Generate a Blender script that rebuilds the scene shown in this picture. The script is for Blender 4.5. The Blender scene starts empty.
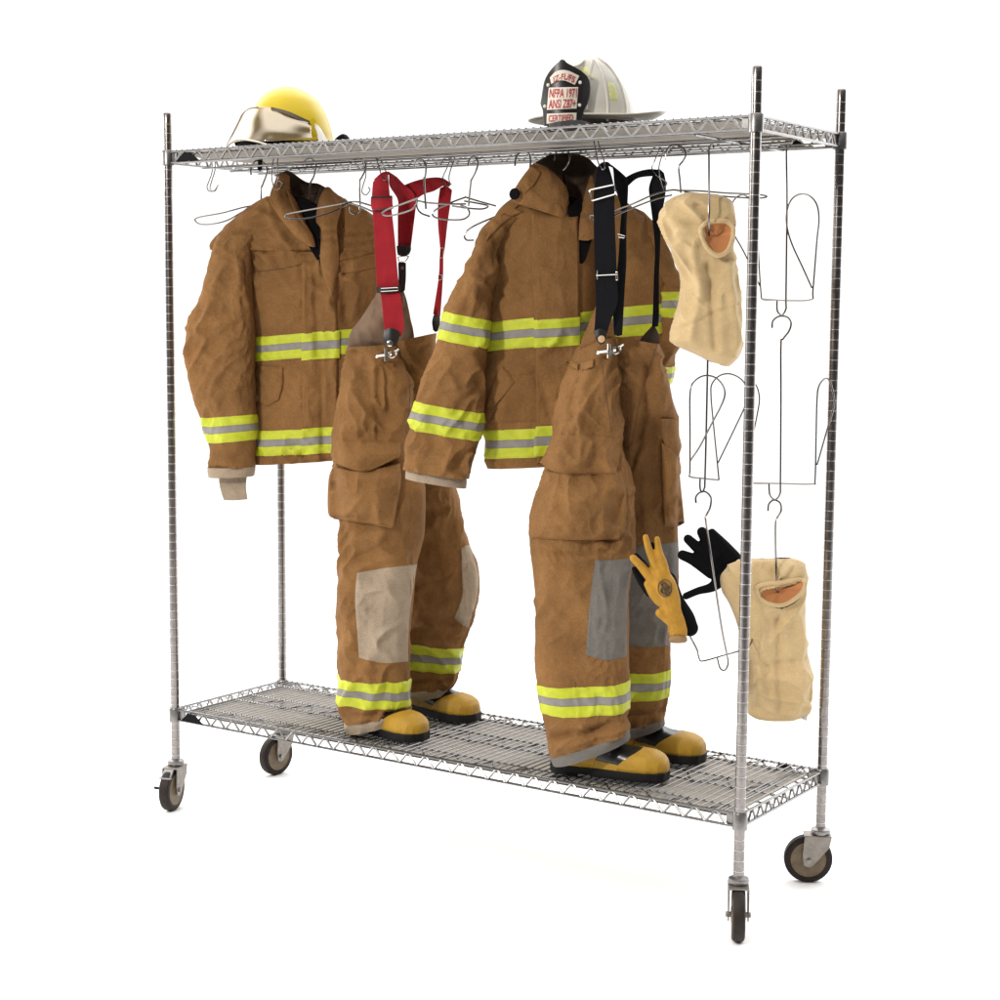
import bpy, bmesh, math, random
import numpy as np
from mathutils import Vector, Matrix
from mathutils.bvhtree import BVHTree
random.seed(7)
sc = bpy.context.scene
# ---------------------------------------------------------------- camera
CZ = 0.127
CAM = np.array([2.6601765, -3.5997686, 1.3446502 + CZ])
RX, RY, RZ, FPX = 1.46107696, -0.00730807, 0.59456411, 1726.4688
cam_d = bpy.data.cameras.new('camera'); cam = bpy.data.objects.new('camera', cam_d); sc.collection.objects.link(cam)
cam.location = CAM; cam.rotation_euler = (RX, RY, RZ)
cam_d.sensor_width = 36; cam_d.lens = 36*FPX/1000; cam_d.clip_end = 500; cam_d.clip_start = .05
sc.camera = cam
# ---------------------------------------------------------------- world: white studio sweep ahead, soft top light, dark room behind
w = bpy.data.worlds.new('World'); sc.world = w; w.use_nodes = True
nt = w.node_tree; nt.nodes.clear()
def N(t, **k):
    n = nt.nodes.new(t)
    for a, b in k.items(): setattr(n, a, b)
    return n
geo = N('ShaderNodeTexCoord')
def dotn(vec):
    d = N('ShaderNodeVectorMath', operation='DOT_PRODUCT'); nt.links.new(geo.outputs['Generated'], d.inputs[0]); d.inputs[1].default_value = vec
    return d.outputs['Value']
def ramp(src, pts):
    r = N('ShaderNodeValToRGB'); nt.links.new(src, r.inputs[0])
    e = r.color_ramp.elements
    e[0].position, e[0].color = pts[0][0], (*pts[0][1], 1); e[1].position, e[1].color = pts[-1][0], (*pts[-1][1], 1)
    for p, c in pts[1:-1]:
        q = e.new(p); q.color = (*c, 1)
    return r.outputs[0]
front = dotn((-math.sin(RZ), math.cos(RZ), 0))          # towards the white sweep
mpf = N('ShaderNodeMapRange'); nt.links.new(front, mpf.inputs[0]); mpf.inputs[1].default_value = -1; mpf.inputs[2].default_value = 1
ROOM, SWEEP, TOP, SIDE = .07, 1.06, 2.1, 3.2
cf = ramp(mpf.outputs[0], [(0, (ROOM,)*3), (.58, (ROOM,)*3), (.68, (SIDE,)*3), (.925, (SIDE,)*3), (.962, (SWEEP,)*3), (1, (SWEEP,)*3)])
up = dotn((0, 0, 1))
cu = ramp(up, [(0, (0, 0, 0)), (.52, (0, 0, 0)), (.68, (TOP, TOP*.985, TOP*.96)), (1, (TOP, TOP*.985, TOP*.96))])
mx = N('ShaderNodeMix', data_type='RGBA', blend_type='LIGHTEN'); mx.inputs[0].default_value = 1
nt.links.new(cf, mx.inputs[6]); nt.links.new(cu, mx.inputs[7])
bg = N('ShaderNodeBackground'); nt.links.new(mx.outputs[2], bg.inputs[0]); bg.inputs[1].default_value = 1.0
wo = N('ShaderNodeOutputWorld'); nt.links.new(bg.outputs[0], wo.inputs[0])
sc.view_settings.view_transform = 'Standard'; sc.view_settings.look = 'None'
sc.view_settings.exposure = .22; sc.view_settings.gamma = 1
# flash head at the camera's left, high
Hd = np.array([-math.sin(RZ), math.cos(RZ), 0.]); Rt = np.array([math.cos(RZ), math.sin(RZ), 0.]); Up = np.array([0, 0, 1.])
def area(name, loc, target, size, power, col=(1, .97, .92)):
    l = bpy.data.lights.new(name, 'AREA'); l.size = size; l.energy = power; l.color = col
    o = bpy.data.objects.new(name, l); sc.collection.objects.link(o); o.location = loc
    o.rotation_euler = (Vector(target)-Vector(loc)).to_track_quat('-Z', 'Y').to_euler()
area('key_light', tuple(CAM - Rt*2.5 + Up*1.5 + Hd*1.3), (0, .2, 1.0), .28, 105)
area('side_light', (-4.2, -2.2, 2.6), (-.3, .2, 1.1), 1.0, 60, (1, .98, .95))

# ---------------------------------------------------------------- maths helpers
_M = np.array(Matrix.Rotation(RZ, 3, 'Z') @ Matrix.Rotation(RY, 3, 'Y') @ Matrix.Rotation(RX, 3, 'X'))
def ray(x, y):
    x = np.asarray(x, float); y = np.asarray(y, float)
    d = np.stack([(x-500)/FPX, (500-y)/FPX, -np.ones_like(x)], -1)
    return d @ _M.T
class Plane:
    """vertical plane across the view through a ground point; off = metres in front of it"""
    def __init__(s, x, y): s.a = np.array([x, y, 0.]); s.k = (s.a-CAM) @ Hd
    def __call__(s, px, py, off=0.):
        d = ray(px, py); t = (s.k-np.asarray(off, float))/(d @ Hd)
        return CAM + d*t[..., None]
def smooth(pts, n, closed=False):
    """Catmull-Rom through pts (m,k) -> n samples, uniform in parameter"""
    P = np.asarray(pts, float); m = len(P)
    if closed: Q = np.vstack([P[-1], P, P[0], P[1]]); segs = m
    else: Q = np.vstack([2*P[0]-P[1], P, 2*P[-1]-P[-2]]); segs = m-1
    t = np.linspace(0, segs, n, endpoint=not closed); i = np.minimum(t.astype(int), segs-1); f = (t-i)[:, None]
    a, b, c, d = Q[i], Q[i+1], Q[i+2], Q[i+3]
    return .5*((2*b)+(-a+c)*f+(2*a-5*b+4*c-d)*f**2+(-a+3*b-3*c+d)*f**3)
def pchip(t, Y, q):
    """monotone cubic interpolation of rows Y(m,k) at knots t"""
    t = np.asarray(t, float); Y = np.asarray(Y, float); h = np.diff(t)[:, None]; dl = np.diff(Y, axis=0)/h
    m = np.zeros_like(Y); m[0] = dl[0]; m[-1] = dl[-1]
    a, b = dl[:-1], dl[1:]; w1 = 2*h[1:]+h[:-1]; w2 = h[1:]+2*h[:-1]
    with np.errstate(divide='ignore', invalid='ignore'):
        g = (w1+w2)/(w1/a+w2/b)
    m[1:-1] = np.where(a*b > 0, g, 0)
    i = np.clip(np.searchsorted(t, q, side='right')-1, 0, len(t)-2); f = ((q-t[i])/h[i, 0])[:, None]; hh = h[i]
    return (2*f**3-3*f**2+1)*Y[i]+(f**3-2*f**2+f)*hh*m[i]+(-2*f**3+3*f**2)*Y[i+1]+(f**3-f**2)*hh*m[i+1]
def _hash(i, j, k):
    h = (i*374761393+j*668265263+k*2147483647+974634777) & 0xffffffff
    h = ((h ^ (h >> 13))*1274126177) & 0xffffffff
    return ((h ^ (h >> 16)) & 0xffff)/65535.0
def noise(P):
    P = np.asarray(P, float)+1000.; I = np.floor(P).astype(np.int64); F = P-I; F = F*F*F*(F*(F*6-15)+10)
    r = 0
    for a in (0, 1):
        for b in (0, 1):
            for c in (0, 1):
                wt = (F[..., 0] if a else 1-F[..., 0])*(F[..., 1] if b else 1-F[..., 1])*(F[..., 2] if c else 1-F[..., 2])
                r = r+wt*_hash(I[..., 0]+a, I[..., 1]+b, I[..., 2]+c)
    return r*2-1
def ridge(P): return 1-2*np.abs(noise(P))**.8
def sstep(a, b, x):
    t = np.clip((x-a)/(b-a), 0, 1); return t*t*(3-2*t)

# ---------------------------------------------------------------- object helpers
def link(o, parent=None):
    sc.collection.objects.link(o)
    if parent is not None: o.parent = parent; o.matrix_parent_inverse = Matrix.Identity(4); 
    return o
def thing(name, loc, label, cat, group=None, rz=0):
    o = bpy.data.objects.new(name, None); o.location = tuple(loc); o.rotation_euler = (0, 0, rz); o.empty_display_size = .1
    link(o); o['label'] = label; o['category'] = cat
    if group: o['group'] = group
    return o
def origin(parent):
    v = np.zeros(3); p = parent
    while p is not None: v += np.array(p.location); p = p.parent
    return v
def add(name, V, F, mat, parent=None, shade=True, uv=None, local=False, mats=None, fm=None, sharp=0):
    V = np.asarray(V, float).reshape(-1, 3)
    if parent is not None and not local: V = V-origin(parent)
    me = bpy.data.meshes.new(name); me.from_pydata(V.tolist(), [], F)
    me.materials.append(mat)
    for m in (mats or []): me.materials.append(m)
    if shade: me.polygons.foreach_set('use_smooth', [True]*len(me.polygons))
    if fm is not None: me.polygons.foreach_set('material_index', fm)
    if uv is not None:
        l = me.uv_layers.new(name='UVMap'); idx = np.zeros(len(me.loops), int); me.loops.foreach_get('vertex_index', idx)
        l.data.foreach_set('uv', np.asarray(uv, float)[idx].ravel())
    if shade and sharp: me.set_sharp_from_angle(angle=math.radians(sharp))
    me.validate(); me.update()
    return link(bpy.data.objects.new(name, me), parent)
def gridf(nv, nu, closed=False, base=0, flip=False):
    F = []
    for i in range(nv-1):
        for j in range(nu if closed else nu-1):
            a, b = i*nu+j, i*nu+(j+1) % nu; q = [base+a, base+b, base+b+nu, base+a+nu]
            F.append(q[::-1] if flip else q)
    return F
class MB:
    """collects shapes into one mesh"""
    def __init__(s): s.V = []; s.F = []; s.n = 0
    def put(s, V, F):
        V = np.asarray(V, float).reshape(-1, 3); s.F += [[i+s.n for i in f] for f in F]; s.V.append(V); s.n += len(V); return s
    def tube(s, pts, r, seg=7, closed=False, caps=True, flat=None):
        P = np.asarray(pts, float); m = len(P)
        T = np.roll(P, -1, 0)-np.roll(P, 1, 0) if closed else np.gradient(P, axis=0)
        T /= np.maximum(np.linalg.norm(T, axis=1), 1e-9)[:, None]
        n = np.cross(T[0], [0, 0, 1.]); 
        if np.linalg.norm(n) < .1: n = np.cross(T[0], [1., 0, 0])
        n /= np.linalg.norm(n); R = np.broadcast_to(np.asarray(r, float), (m,)); V = []
        ang = np.linspace(0, 2*np.pi, seg, endpoint=False)
        for i in range(m):
            n = n-T[i]*(n@T[i]); n /= np.linalg.norm(n); b = np.cross(T[i], n)
            V.append(P[i]+R[i]*(np.cos(ang)[:, None]*n+np.sin(ang)[:, None]*b))
        V = np.vstack(V); F = gridf(m, seg, True)
        if closed: F += [[(m-1)*seg+j, (m-1)*seg+(j+1) % seg, (j+1) % seg, j] for j in range(seg)]
        elif caps: F += [list(range(seg))[::-1], list(range((m-1)*seg, m*seg))]
        return s.put(V, F)
    def box(s, c, size, rz=0, ax=None):
        X = np.array([[a, b, d] for a in (-.5, .5) for b in (-.5, .5) for d in (-.5, .5)])*np.array(size)
        if ax is not None: X = X@np.array(ax)
        elif rz: X = X@np.array([[math.cos(rz), math.sin(rz), 0], [-math.sin(rz), math.cos(rz), 0], [0, 0, 1]])
        return s.put(X+np.array(c), [[0, 1, 3, 2], [4, 6, 7, 5], [0, 4, 5, 1], [2, 3, 7, 6], [0, 2, 6, 4], [1, 5, 7, 3]])
    def lathe(s, prof, c, axis=(0, 0, 1), seg=24, close=True):
        """prof: list of (r, h) along the axis"""
        a = np.array(axis, float); a /= np.linalg.norm(a); u = np.cross(a, [0, 0, 1.] if abs(a[2]) < .9 else [1., 0, 0]); u /= np.linalg.norm(u); v = np.cross(a, u)
        ang = np.linspace(0, 2*np.pi, seg, endpoint=False); V = []
        for r, h in prof: V.append(np.array(c)+a*h+r*(np.cos(ang)[:, None]*u+np.sin(ang)[:, None]*v))
        F = gridf(len(prof), seg, True)
        if close: F += [list(range(seg))[::-1], list(range((len(prof)-1)*seg, len(prof)*seg))]
        return s.put(np.vstack(V), F)
    def build(s, name, mat, parent=None, shade=True, local=False, bevel=0):
        o = add(name, np.vstack(s.V), s.F, mat, parent, shade, local=local, sharp=38)
        if bevel:
            b = o.modifiers.new('bevel', 'BEVEL'); b.width = bevel; b.segments = 2; b.limit_method = 'ANGLE'
        return o

# ---------------------------------------------------------------- materials
def lin(r, g, b): return tuple(((c/255)/12.92 if c <= 10 else ((c/255+.055)/1.055)**2.4) for c in (r, g, b))
def mat(name, col, rough=.5, metal=0., var=.0, vscale=8., bump=0., bscale=400., bdist=.001, sheen=0., spec=.5, col2=None, weave=0., coat=0., grain=0.):
    m = bpy.data.materials.new(name); m.use_nodes = True; t = m.node_tree; b = t.nodes['Principled BSDF']
    b.inputs['Base Color'].default_value = (*col, 1); b.inputs['Roughness'].default_value = rough; b.inputs['Metallic'].default_value = metal
    b.inputs['Specular IOR Level'].default_value = spec
    if coat: b.inputs['Coat Weight'].default_value = coat; b.inputs['Coat Roughness'].default_value = .08
    if sheen: b.inputs['Sheen Weight'].default_value = sheen; b.inputs['Sheen Roughness'].default_value = .5
    tc = t.nodes.new('ShaderNodeTexCoord')
    def nz(scale, detail=4, rough_=.6):
        n = t.nodes.new('ShaderNodeTexNoise'); n.inputs['Scale'].default_value = scale; n.inputs['Detail'].default_value = detail; n.inputs['Roughness'].default_value = rough_
        t.links.new(tc.outputs['Object'], n.inputs['Vector']); return n.outputs['Fac']
    if var:
        c2 = col2 or tuple(c*(1-var) for c in col); c1 = tuple(min(1, c*(1+var*.6)) for c in col)
        r = t.nodes.new('ShaderNodeValToRGB'); r.color_ramp.elements[0].position = .32; r.color_ramp.elements[1].position = .68
        r.color_ramp.elements[0].color = (*c2, 1); r.color_ramp.elements[1].color = (*c1, 1)
        t.links.new(nz(vscale, 6, .65), r.inputs[0]); out = r.outputs[0]
        if grain:
            g = t.nodes.new('ShaderNodeTexNoise'); g.inputs['Scale'].default_value = 260; g.inputs['Detail'].default_value = 2; t.links.new(tc.outputs['Object'], g.inputs['Vector'])
            gm = t.nodes.new('ShaderNodeMapRange'); gm.inputs[1].default_value = .25; gm.inputs[2].default_value = .75; gm.inputs[3].default_value = 1-grain; gm.inputs[4].default_value = 1+grain
            t.links.new(g.outputs['Fac'], gm.inputs[0])
            vm = t.nodes.new('ShaderNodeVectorMath'); vm.operation = 'SCALE'; t.links.new(out, vm.inputs[0]); t.links.new(gm.outputs[0], vm.inputs['Scale']); out = vm.outputs[0]
        t.links.new(out, b.inputs['Base Color'])
    if bump:
        bp = t.nodes.new('ShaderNodeBump'); bp.inputs['Strength'].default_value = bump; bp.inputs['Distance'].default_value = bdist
        t.links.new(nz(bscale, 5, .6), bp.inputs['Height']); t.links.new(bp.outputs[0], b.inputs['Normal'])
        if weave:
            b2 = t.nodes.new('ShaderNodeBump'); b2.inputs['Strength'].default_value = weave; b2.inputs['Distance'].default_value = .006
            t.links.new(nz(38, 6, .62), b2.inputs['Height']); t.links.new(bp.outputs[0], b2.inputs['Normal'])
            rn = t.nodes.new('ShaderNodeTexNoise'); rn.noise_type = 'RIDGED_MULTIFRACTAL'; rn.inputs['Scale'].default_value = 7.5; rn.inputs['Detail'].default_value = 2.5; rn.inputs['Distortion'].default_value = .7
            t.links.new(tc.outputs['Object'], rn.inputs['Vector'])
            b3 = t.nodes.new('ShaderNodeBump'); b3.inputs['Strength'].default_value = weave*1.3; b3.inputs['Distance'].default_value = .014
            t.links.new(rn.outputs['Fac'], b3.inputs['Height']); t.links.new(b2.outputs[0], b3.inputs['Normal']); t.links.new(b3.outputs[0], b.inputs['Normal'])
    return m
M = {}
M['post'] = mat('chrome_post', (.25, .23, .222), .28, 1.0, var=.25, vscale=60, bump=.15, bscale=90)
M['ring'] = mat('groove_glint', (.72, .70, .67), .4, 1.0)  # brighter metal: the light caught by each groove is put into the colour
M['wire'] = mat('chrome_wire', (.195, .188, .184), .27, 1.0, var=.2, vscale=90)
M['hanger'] = mat('hanger_wire', (.20, .185, .175), .24, 1.0)
M['collar'] = mat('collar_metal', (.24, .23, .225), .38, 1.0, var=.2, vscale=70)
M['badge'] = mat('black_badge', (.005, .005, .006), .8, spec=.1)
M['floor'] = mat('white_sweep', (.91, .91, .91), .9, spec=.1)
M['tyre'] = mat('caster_rubber', (.016, .010, .007), .6, spec=.25, var=.3, vscale=60)
M['hub'] = mat('caster_hub', (.15, .105, .060), .6, var=.35, vscale=50)
M['fork'] = mat('zinc_fork', (.24, .215, .19), .42, .85, var=.25, vscale=50, bump=.2, bscale=120)
def gap_fill_mat(name, col, tr):
    m = mat(name, col, .9, var=.08, vscale=14, spec=.05); t = m.node_tree; b = t.nodes['Principled BSDF']
    tr_ = t.nodes.new('ShaderNodeBsdfTransparent'); mxs = t.nodes.new('ShaderNodeMixShader'); mxs.inputs[0].default_value = tr
    out = t.nodes['Material Output']; t.links.new(b.outputs[0], mxs.inputs[1]); t.links.new(tr_.outputs[0], mxs.inputs[2]); t.links.new(mxs.outputs[0], out.inputs[0])
    return m
M['gap_fill'] = gap_fill_mat('gap_fill_tone', (.30, .27, .235), .16)  # tone of the floor seen between the deck wires

# ---------------------------------------------------------------- floor
def gp(h, r): p = np.array([CAM[0], CAM[1], 0])+Hd*h+Rt*r; return (p[0], p[1], 0)
fl = add('floor', [gp(1.9, -60), gp(1.9, 60), gp(7.4, 60), gp(7.4, -60)], [[0, 1, 2, 3]], M['floor'], shade=False); fl['kind'] = 'structure'

# ---------------------------------------------------------------- the rack
XW, DY, ZB, ZT = .91841, .47584, .15304+CZ, 1.76702+CZ
rack = thing('clothing_rack', (0, 0, 0), 'long chrome wire shelf rack on casters that carries all the firefighting gear', 'rack')
def post(x, y):
    prof = [(.0110, CZ, 0), (.0127, CZ+.002, 0)]; z = CZ+.03
    while z < 1.892+CZ-.02:
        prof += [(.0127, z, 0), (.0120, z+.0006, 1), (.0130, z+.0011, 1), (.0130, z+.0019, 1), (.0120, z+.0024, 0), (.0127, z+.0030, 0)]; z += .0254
    prof += [(.0127, 1.892+CZ-.004, 0), (.0110, 1.892+CZ, 0), (.004, 1.892+CZ+.002, 0)]; seg = 24
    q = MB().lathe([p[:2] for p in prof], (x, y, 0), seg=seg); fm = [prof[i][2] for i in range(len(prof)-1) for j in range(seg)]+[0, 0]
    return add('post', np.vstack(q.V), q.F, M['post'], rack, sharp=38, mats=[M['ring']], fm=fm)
for x, y in ((-XW, 0), (XW, 0), (-XW, DY), (XW, DY)): post(x, y)
def truss(mb, A, B, zt, zb, pitch=.058, r=.0032, ins=.02, phase=0):
    A, B = np.array(A, float), np.array(B, float); L = np.linalg.norm(B-A); d = (B-A)/L; n = max(2, int(round((L-2*ins)/pitch)))
    pts = []
    for i in range(n*2+1):
        s = ins+(L-2*ins)*i/(2*n); z = zt if (i+phase) % 2 else zb
        c = A+d*s; pts += [(*(c-d*.003)[:2], z), (*(c+d*.003)[:2], z)]
    mb.tube(pts, r, 6)
def shelf(zc, name='shelf'):
    s = bpy.data.objects.new(name, None); link(s, rack); s.location = (0, 0, zc)
    zt, zb = zc+.016, zc-.014; ex = XW-.012; e0, e1 = -.004, DY+.004
    fr = MB(); o = .003
    for z, r in ((zt, .0036), (zb, .0036)):
        for y in (e0, e1): fr.tube([(-ex, y, z), (ex, y, z)], r, 8)
        for x in (-XW-o, XW+o): fr.tube([(x, .014, z), (x, DY-.014, z)], r, 8)
    fr.build('edge_rail', M['wire'], s)
    tr = MB()
    truss(tr, (-ex, e0), (ex, e0), zt-.002, zb+.002); truss(tr, (-ex, e1), (ex, e1), zt-.002, zb+.002)
    truss(tr, (-XW-o, .015), (-XW-o, DY-.015), zt-.002, zb+.002, .045); truss(tr, (XW+o, .015), (XW+o, DY-.015), zt-.002, zb+.002, .045)
    tr.build('edge_truss', M['wire'], s)
    dk = MB()
    nx = 84
    for i in range(nx+1):
        x = -XW+.016+(2*XW-.032)*i/nx
        dk.tube([(x, e0-.001, zt+.004), (x, e1+.001, zt+.004)], .0016, 5)
    dk.build('deck_wires', M['wire'], s)
    bm_ = MB()
    for y in (.055, .20, .275, .42):
        bm_.tube([(-XW+.004, y, zt), (XW-.004, y, zt)], .0024, 6); bm_.tube([(-XW+.004, y, zb+.004), (XW-.004, y, zb+.004)], .0024, 6)
    for y0, y1 in ((.0, .055), (.20, .275), (.42, DY)):
        pts = []; n = 15
        for i in range(2*n+1):
            x = -XW+.06+(2*XW-.12)*i/(2*n); pts += [(x-.004, y0 if i % 2 else y1, zt-.004), (x+.004, y0 if i % 2 else y1, zt-.004)]
        bm_.tube(pts, .0021, 6)
    for x in (-XW+.055, XW-.055): bm_.tube([(x, 0, zt-.001), (x, DY, zt-.001)], .0022, 6)
    bm_.build('cross_brace', M['wire'], s)
    li = MB().box((0, DY/2, zt-.0085), (2*XW-.05, DY-.02, .0012)); li.build('gap_fill', M['gap_fill'], s, shade=False)  # added sheet filling the wire gaps with floor tone, not a shelf part
    for x in (-XW, XW):
        for y in (0, DY):
            c = MB().lathe([(.0131, -.021), (.0178, -.0205), (.0182, .0175), (.0165, .021), (.0131, .0215)], (x, y, zc), seg=24, close=False)
            sx, sy = -np.sign(x), 1 if y == 0 else -1
            c.box((x+sx*.024, y+sy*.003, zc), (.022, .007, .032)); c.box((x+sx*.003, y+sy*.024, zc), (.007, .022, .032))
            c.build('collar', M['collar'], s)
    return s
sb = shelf(ZB); st = shelf(ZT)
def badge(s, x, y, sy, wd=.045, zc=0):
    V = [(x-wd, y, zc-.012), (x+wd, y, zc-.012), (x+.012, y, zc+.012), (x-.012, y, zc+.012)]
    V += [(a, b+sy*.002, c) for a, b, c in V]
    add('badge', V, [[0, 1, 2, 3], [7, 6, 5, 4], [0, 4, 5, 1], [1, 5, 6, 2], [2, 6, 7, 3], [3, 7, 4, 0]], M['badge'], s, shade=False)
badge(sb, -XW+.075, -.008, -1, zc=ZB); badge(st, -XW+.085, -.008, -1, zc=ZT); badge(sb, XW-.10, DY-.003, -1, zc=ZB+.004); badge(st, XW-.135, DY+.008, 1, zc=ZT)
# hanger rails under the top shelf
hr = MB()
RAILZ = ZT-.022
for y in (.238,): hr.tube([(-XW+.02, y, RAILZ), (XW-.02, y, RAILZ)], .0036, 8)
for y in (.12, .36): hr.tube([(-XW+.02, y, RAILZ), (XW-.02, y, RAILZ)], .0024, 8)
hr.tube([(.765, .0, RAILZ+.004), (.765, DY, RAILZ+.004)], .0032, 8)
hr.build('hanger_rail', M['wire'], rack)

def caster(x, y, r2, pedal=False):
    r = np.array([r2[0], r2[1], 0.]); r /= np.linalg.norm(r); a = np.cross(r, [0, 0, 1.])
    c = bpy.data.objects.new('caster', None); c.location = (x, y, 0); link(c, rack)
    R = .0625; cen = np.array([x, y, 0])+r*.030+Up*R
    tw = MB().lathe([(R*.70, -.0145), (R*.90, -.0150), (R*.975, -.012), (R, -.006), (R, .006), (R*.975, .012), (R*.90, .0150), (R*.70, .0145), (R*.69, 0), (R*.70, -.0145)], cen, a, 40, close=False)
    tw.build('tyre', M['tyre'], c)
    hb = MB()
    for sgn in (-1, 1): hb.lathe([(R*.74, sgn*.0140), (R*.72, sgn*.0155), (R*.60, sgn*.0125), (R*.34, sgn*.0125), (R*.28, sgn*.017), (R*.05, sgn*.0175)], cen, a, 32)
    hb.build('hub', M['hub'], c)
    fk = MB()
    s0 = np.array([x, y, 0.])
    for sgn in (-1, 1):
        o = a*sgn*.0215
        pr = [(-.026, .126), (.040, .126), (.044, .075), (.040, R-.012), (.030, R-.016), (.020, R-.012), (-.020, .098)]
        V = [s0+r*u+Up*z+o for u, z in pr]+[s0+r*u+Up*z+o+a*sgn*.0028 for u, z in pr]; n = len(pr)
        fk.put(V, [list(range(n)), list(range(n, 2*n))[::-1]]+[[i, (i+1) % n, (i+1) % n+n, i+n] for i in range(n)])
    fk.box(s0+r*.008+Up*.1265, (.070, .0486, .004), ax=[r, a, Up])
    fk.build('fork', M['fork'], c, shade=False, bevel=.0015)
    MB().lathe([(.020, .128), (.0235, .130), (.025, .136), (.0235, .142), (.0135, .146), (.0128, .150)], (x, y, 0), seg=28).build('swivel_cap', M['collar'], c)
    MB().lathe([(.002, -.030), (.0065, -.029), (.0065, .029), (.002, .030)], cen, a, 12).build('axle_bolt', M['collar'], c)
    if pedal:
        p = MB(); p.box(s0+r*.072+Up*.106, (.014, .036, .004), ax=[r, a, Up]); p.box(s0+r*.056+Up*.116, (.03, .03, .004), ax=[(r*.82-Up*.57), a, (r*.57+Up*.82)])
        p.build('brake_pedal', M['collar'], c, shade=False, bevel=.001)
        q = MB(); q.tube([cen-Rt*.02+Up*.0, cen-Rt*.052+Up*.004], .004, 8); q.build('brake_knob', M['badge'], c)
caster(-XW, 0, tuple((-Hd*.95-Rt*.25)[:2]), True); caster(-XW, DY, tuple((-Hd*.75-Rt*.62)[:2])); caster(XW, 0, tuple((-Hd*.97-Rt*.10)[:2])); caster(XW, DY, tuple((-Rt*.97+Hd*.1)[:2]))

# ================================================================ cloth
BR = lin(158, 103, 60)
M['fabric'] = mat('tan_brown_canvas', (.196, .097, .035), .9, var=.24, vscale=7, bump=.35, bscale=900, bdist=.0006, sheen=0, spec=.12, weave=.72, grain=.17)
M['fabric_tan'] = mat('khaki_reinforcement', (.29, .225, .16), .88, var=.12, vscale=14, bump=.35, bscale=800, bdist=.0006, spec=.12, weave=.40, grain=.15)
M['fabric_grey'] = mat('grey_reinforcement', (.135, .123, .108), .85, var=.12, vscale=14, bump=.35, bscale=800, bdist=.0006, spec=.25, weave=.34, grain=.15)
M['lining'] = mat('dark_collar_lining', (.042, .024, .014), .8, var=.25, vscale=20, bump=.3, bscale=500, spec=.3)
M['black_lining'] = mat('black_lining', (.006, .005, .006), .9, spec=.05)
M['red'] = mat('red_webbing', (.29, .008, .016), .75, var=.12, vscale=30, bump=.5, bscale=700, bdist=.0007, spec=.25, grain=.08)
M['black_web'] = mat('black_webbing', (.006, .006, .008), .85, bump=.5, bscale=700, bdist=.0007, spec=.12)
M['leather'] = mat('black_leather', (.014, .012, .012), .35, bump=.2, bscale=300)
M['buckle'] = mat('nickel_buckle', (.55, .53, .50), .22, 1.0)
M['hood'] = mat('cream_knit', (.50, .36, .185), .92, var=.10, vscale=18, bump=.7, bscale=650, bdist=.0012, sheen=.25, spec=.15, weave=.35, grain=.08)
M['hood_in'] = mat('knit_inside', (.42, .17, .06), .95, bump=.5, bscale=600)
def stripes(name):
    m = bpy.data.materials.new(name); m.use_nodes = True; t = m.node_tree; b = t.nodes['Principled BSDF']
    uv = t.nodes.new('ShaderNodeUVMap'); sx = t.nodes.new('ShaderNodeSeparateXYZ'); t.links.new(uv.outputs[0], sx.inputs[0])
    r = t.nodes.new('ShaderNodeValToRGB'); r.color_ramp.interpolation = 'CONSTANT'; e = r.color_ramp.elements
    L = (.42, .455, .022, 1); G = (.20, .182, .172, 1); D = (.09, .09, .03, 1)
    e[0].position = 0; e[0].color = L; e[1].position = .335; e[1].color = D
    for p, c in ((.35, G), (.63, D), (.645, L)): q = e.new(p); q.color = c
    t.links.new(sx.outputs[1], r.inputs[0])
    tc = t.nodes.new('ShaderNodeTexCoord'); n = t.nodes.new('ShaderNodeTexNoise'); n.inputs['Scale'].default_value = 60; n.inputs['Detail'].default_value = 6; t.links.new(tc.outputs['Object'], n.inputs['Vector'])
    mr = t.nodes.new('ShaderNodeMapRange'); mr.inputs[1].default_value = .3; mr.inputs[2].default_value = .7; mr.inputs[3].default_value = .88; mr.inputs[4].default_value = 1.08; t.links.new(n.outputs['Fac'], mr.inputs[0])
    v = t.nodes.new('ShaderNodeVectorMath'); v.operation = 'SCALE'; t.links.new(r.outputs[0], v.inputs[0]); t.links.new(mr.outputs[0], v.inputs['Scale']); t.links.new(v.outputs[0], b.inputs['Base Color'])
    b.inputs['Roughness'].default_value = .55; b.inputs['Specular IOR Level'].default_value = .35
    bp = t.nodes.new('ShaderNodeBump'); bp.inputs['Strength'].default_value = .3; bp.inputs['Distance'].default_value = .0012; t.links.new(n.outputs['Fac'], bp.inputs['Height']); t.links.new(bp.outputs[0], b.inputs['Normal'])
    return m
M['stripe'] = stripes('reflective_stripes')

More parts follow.
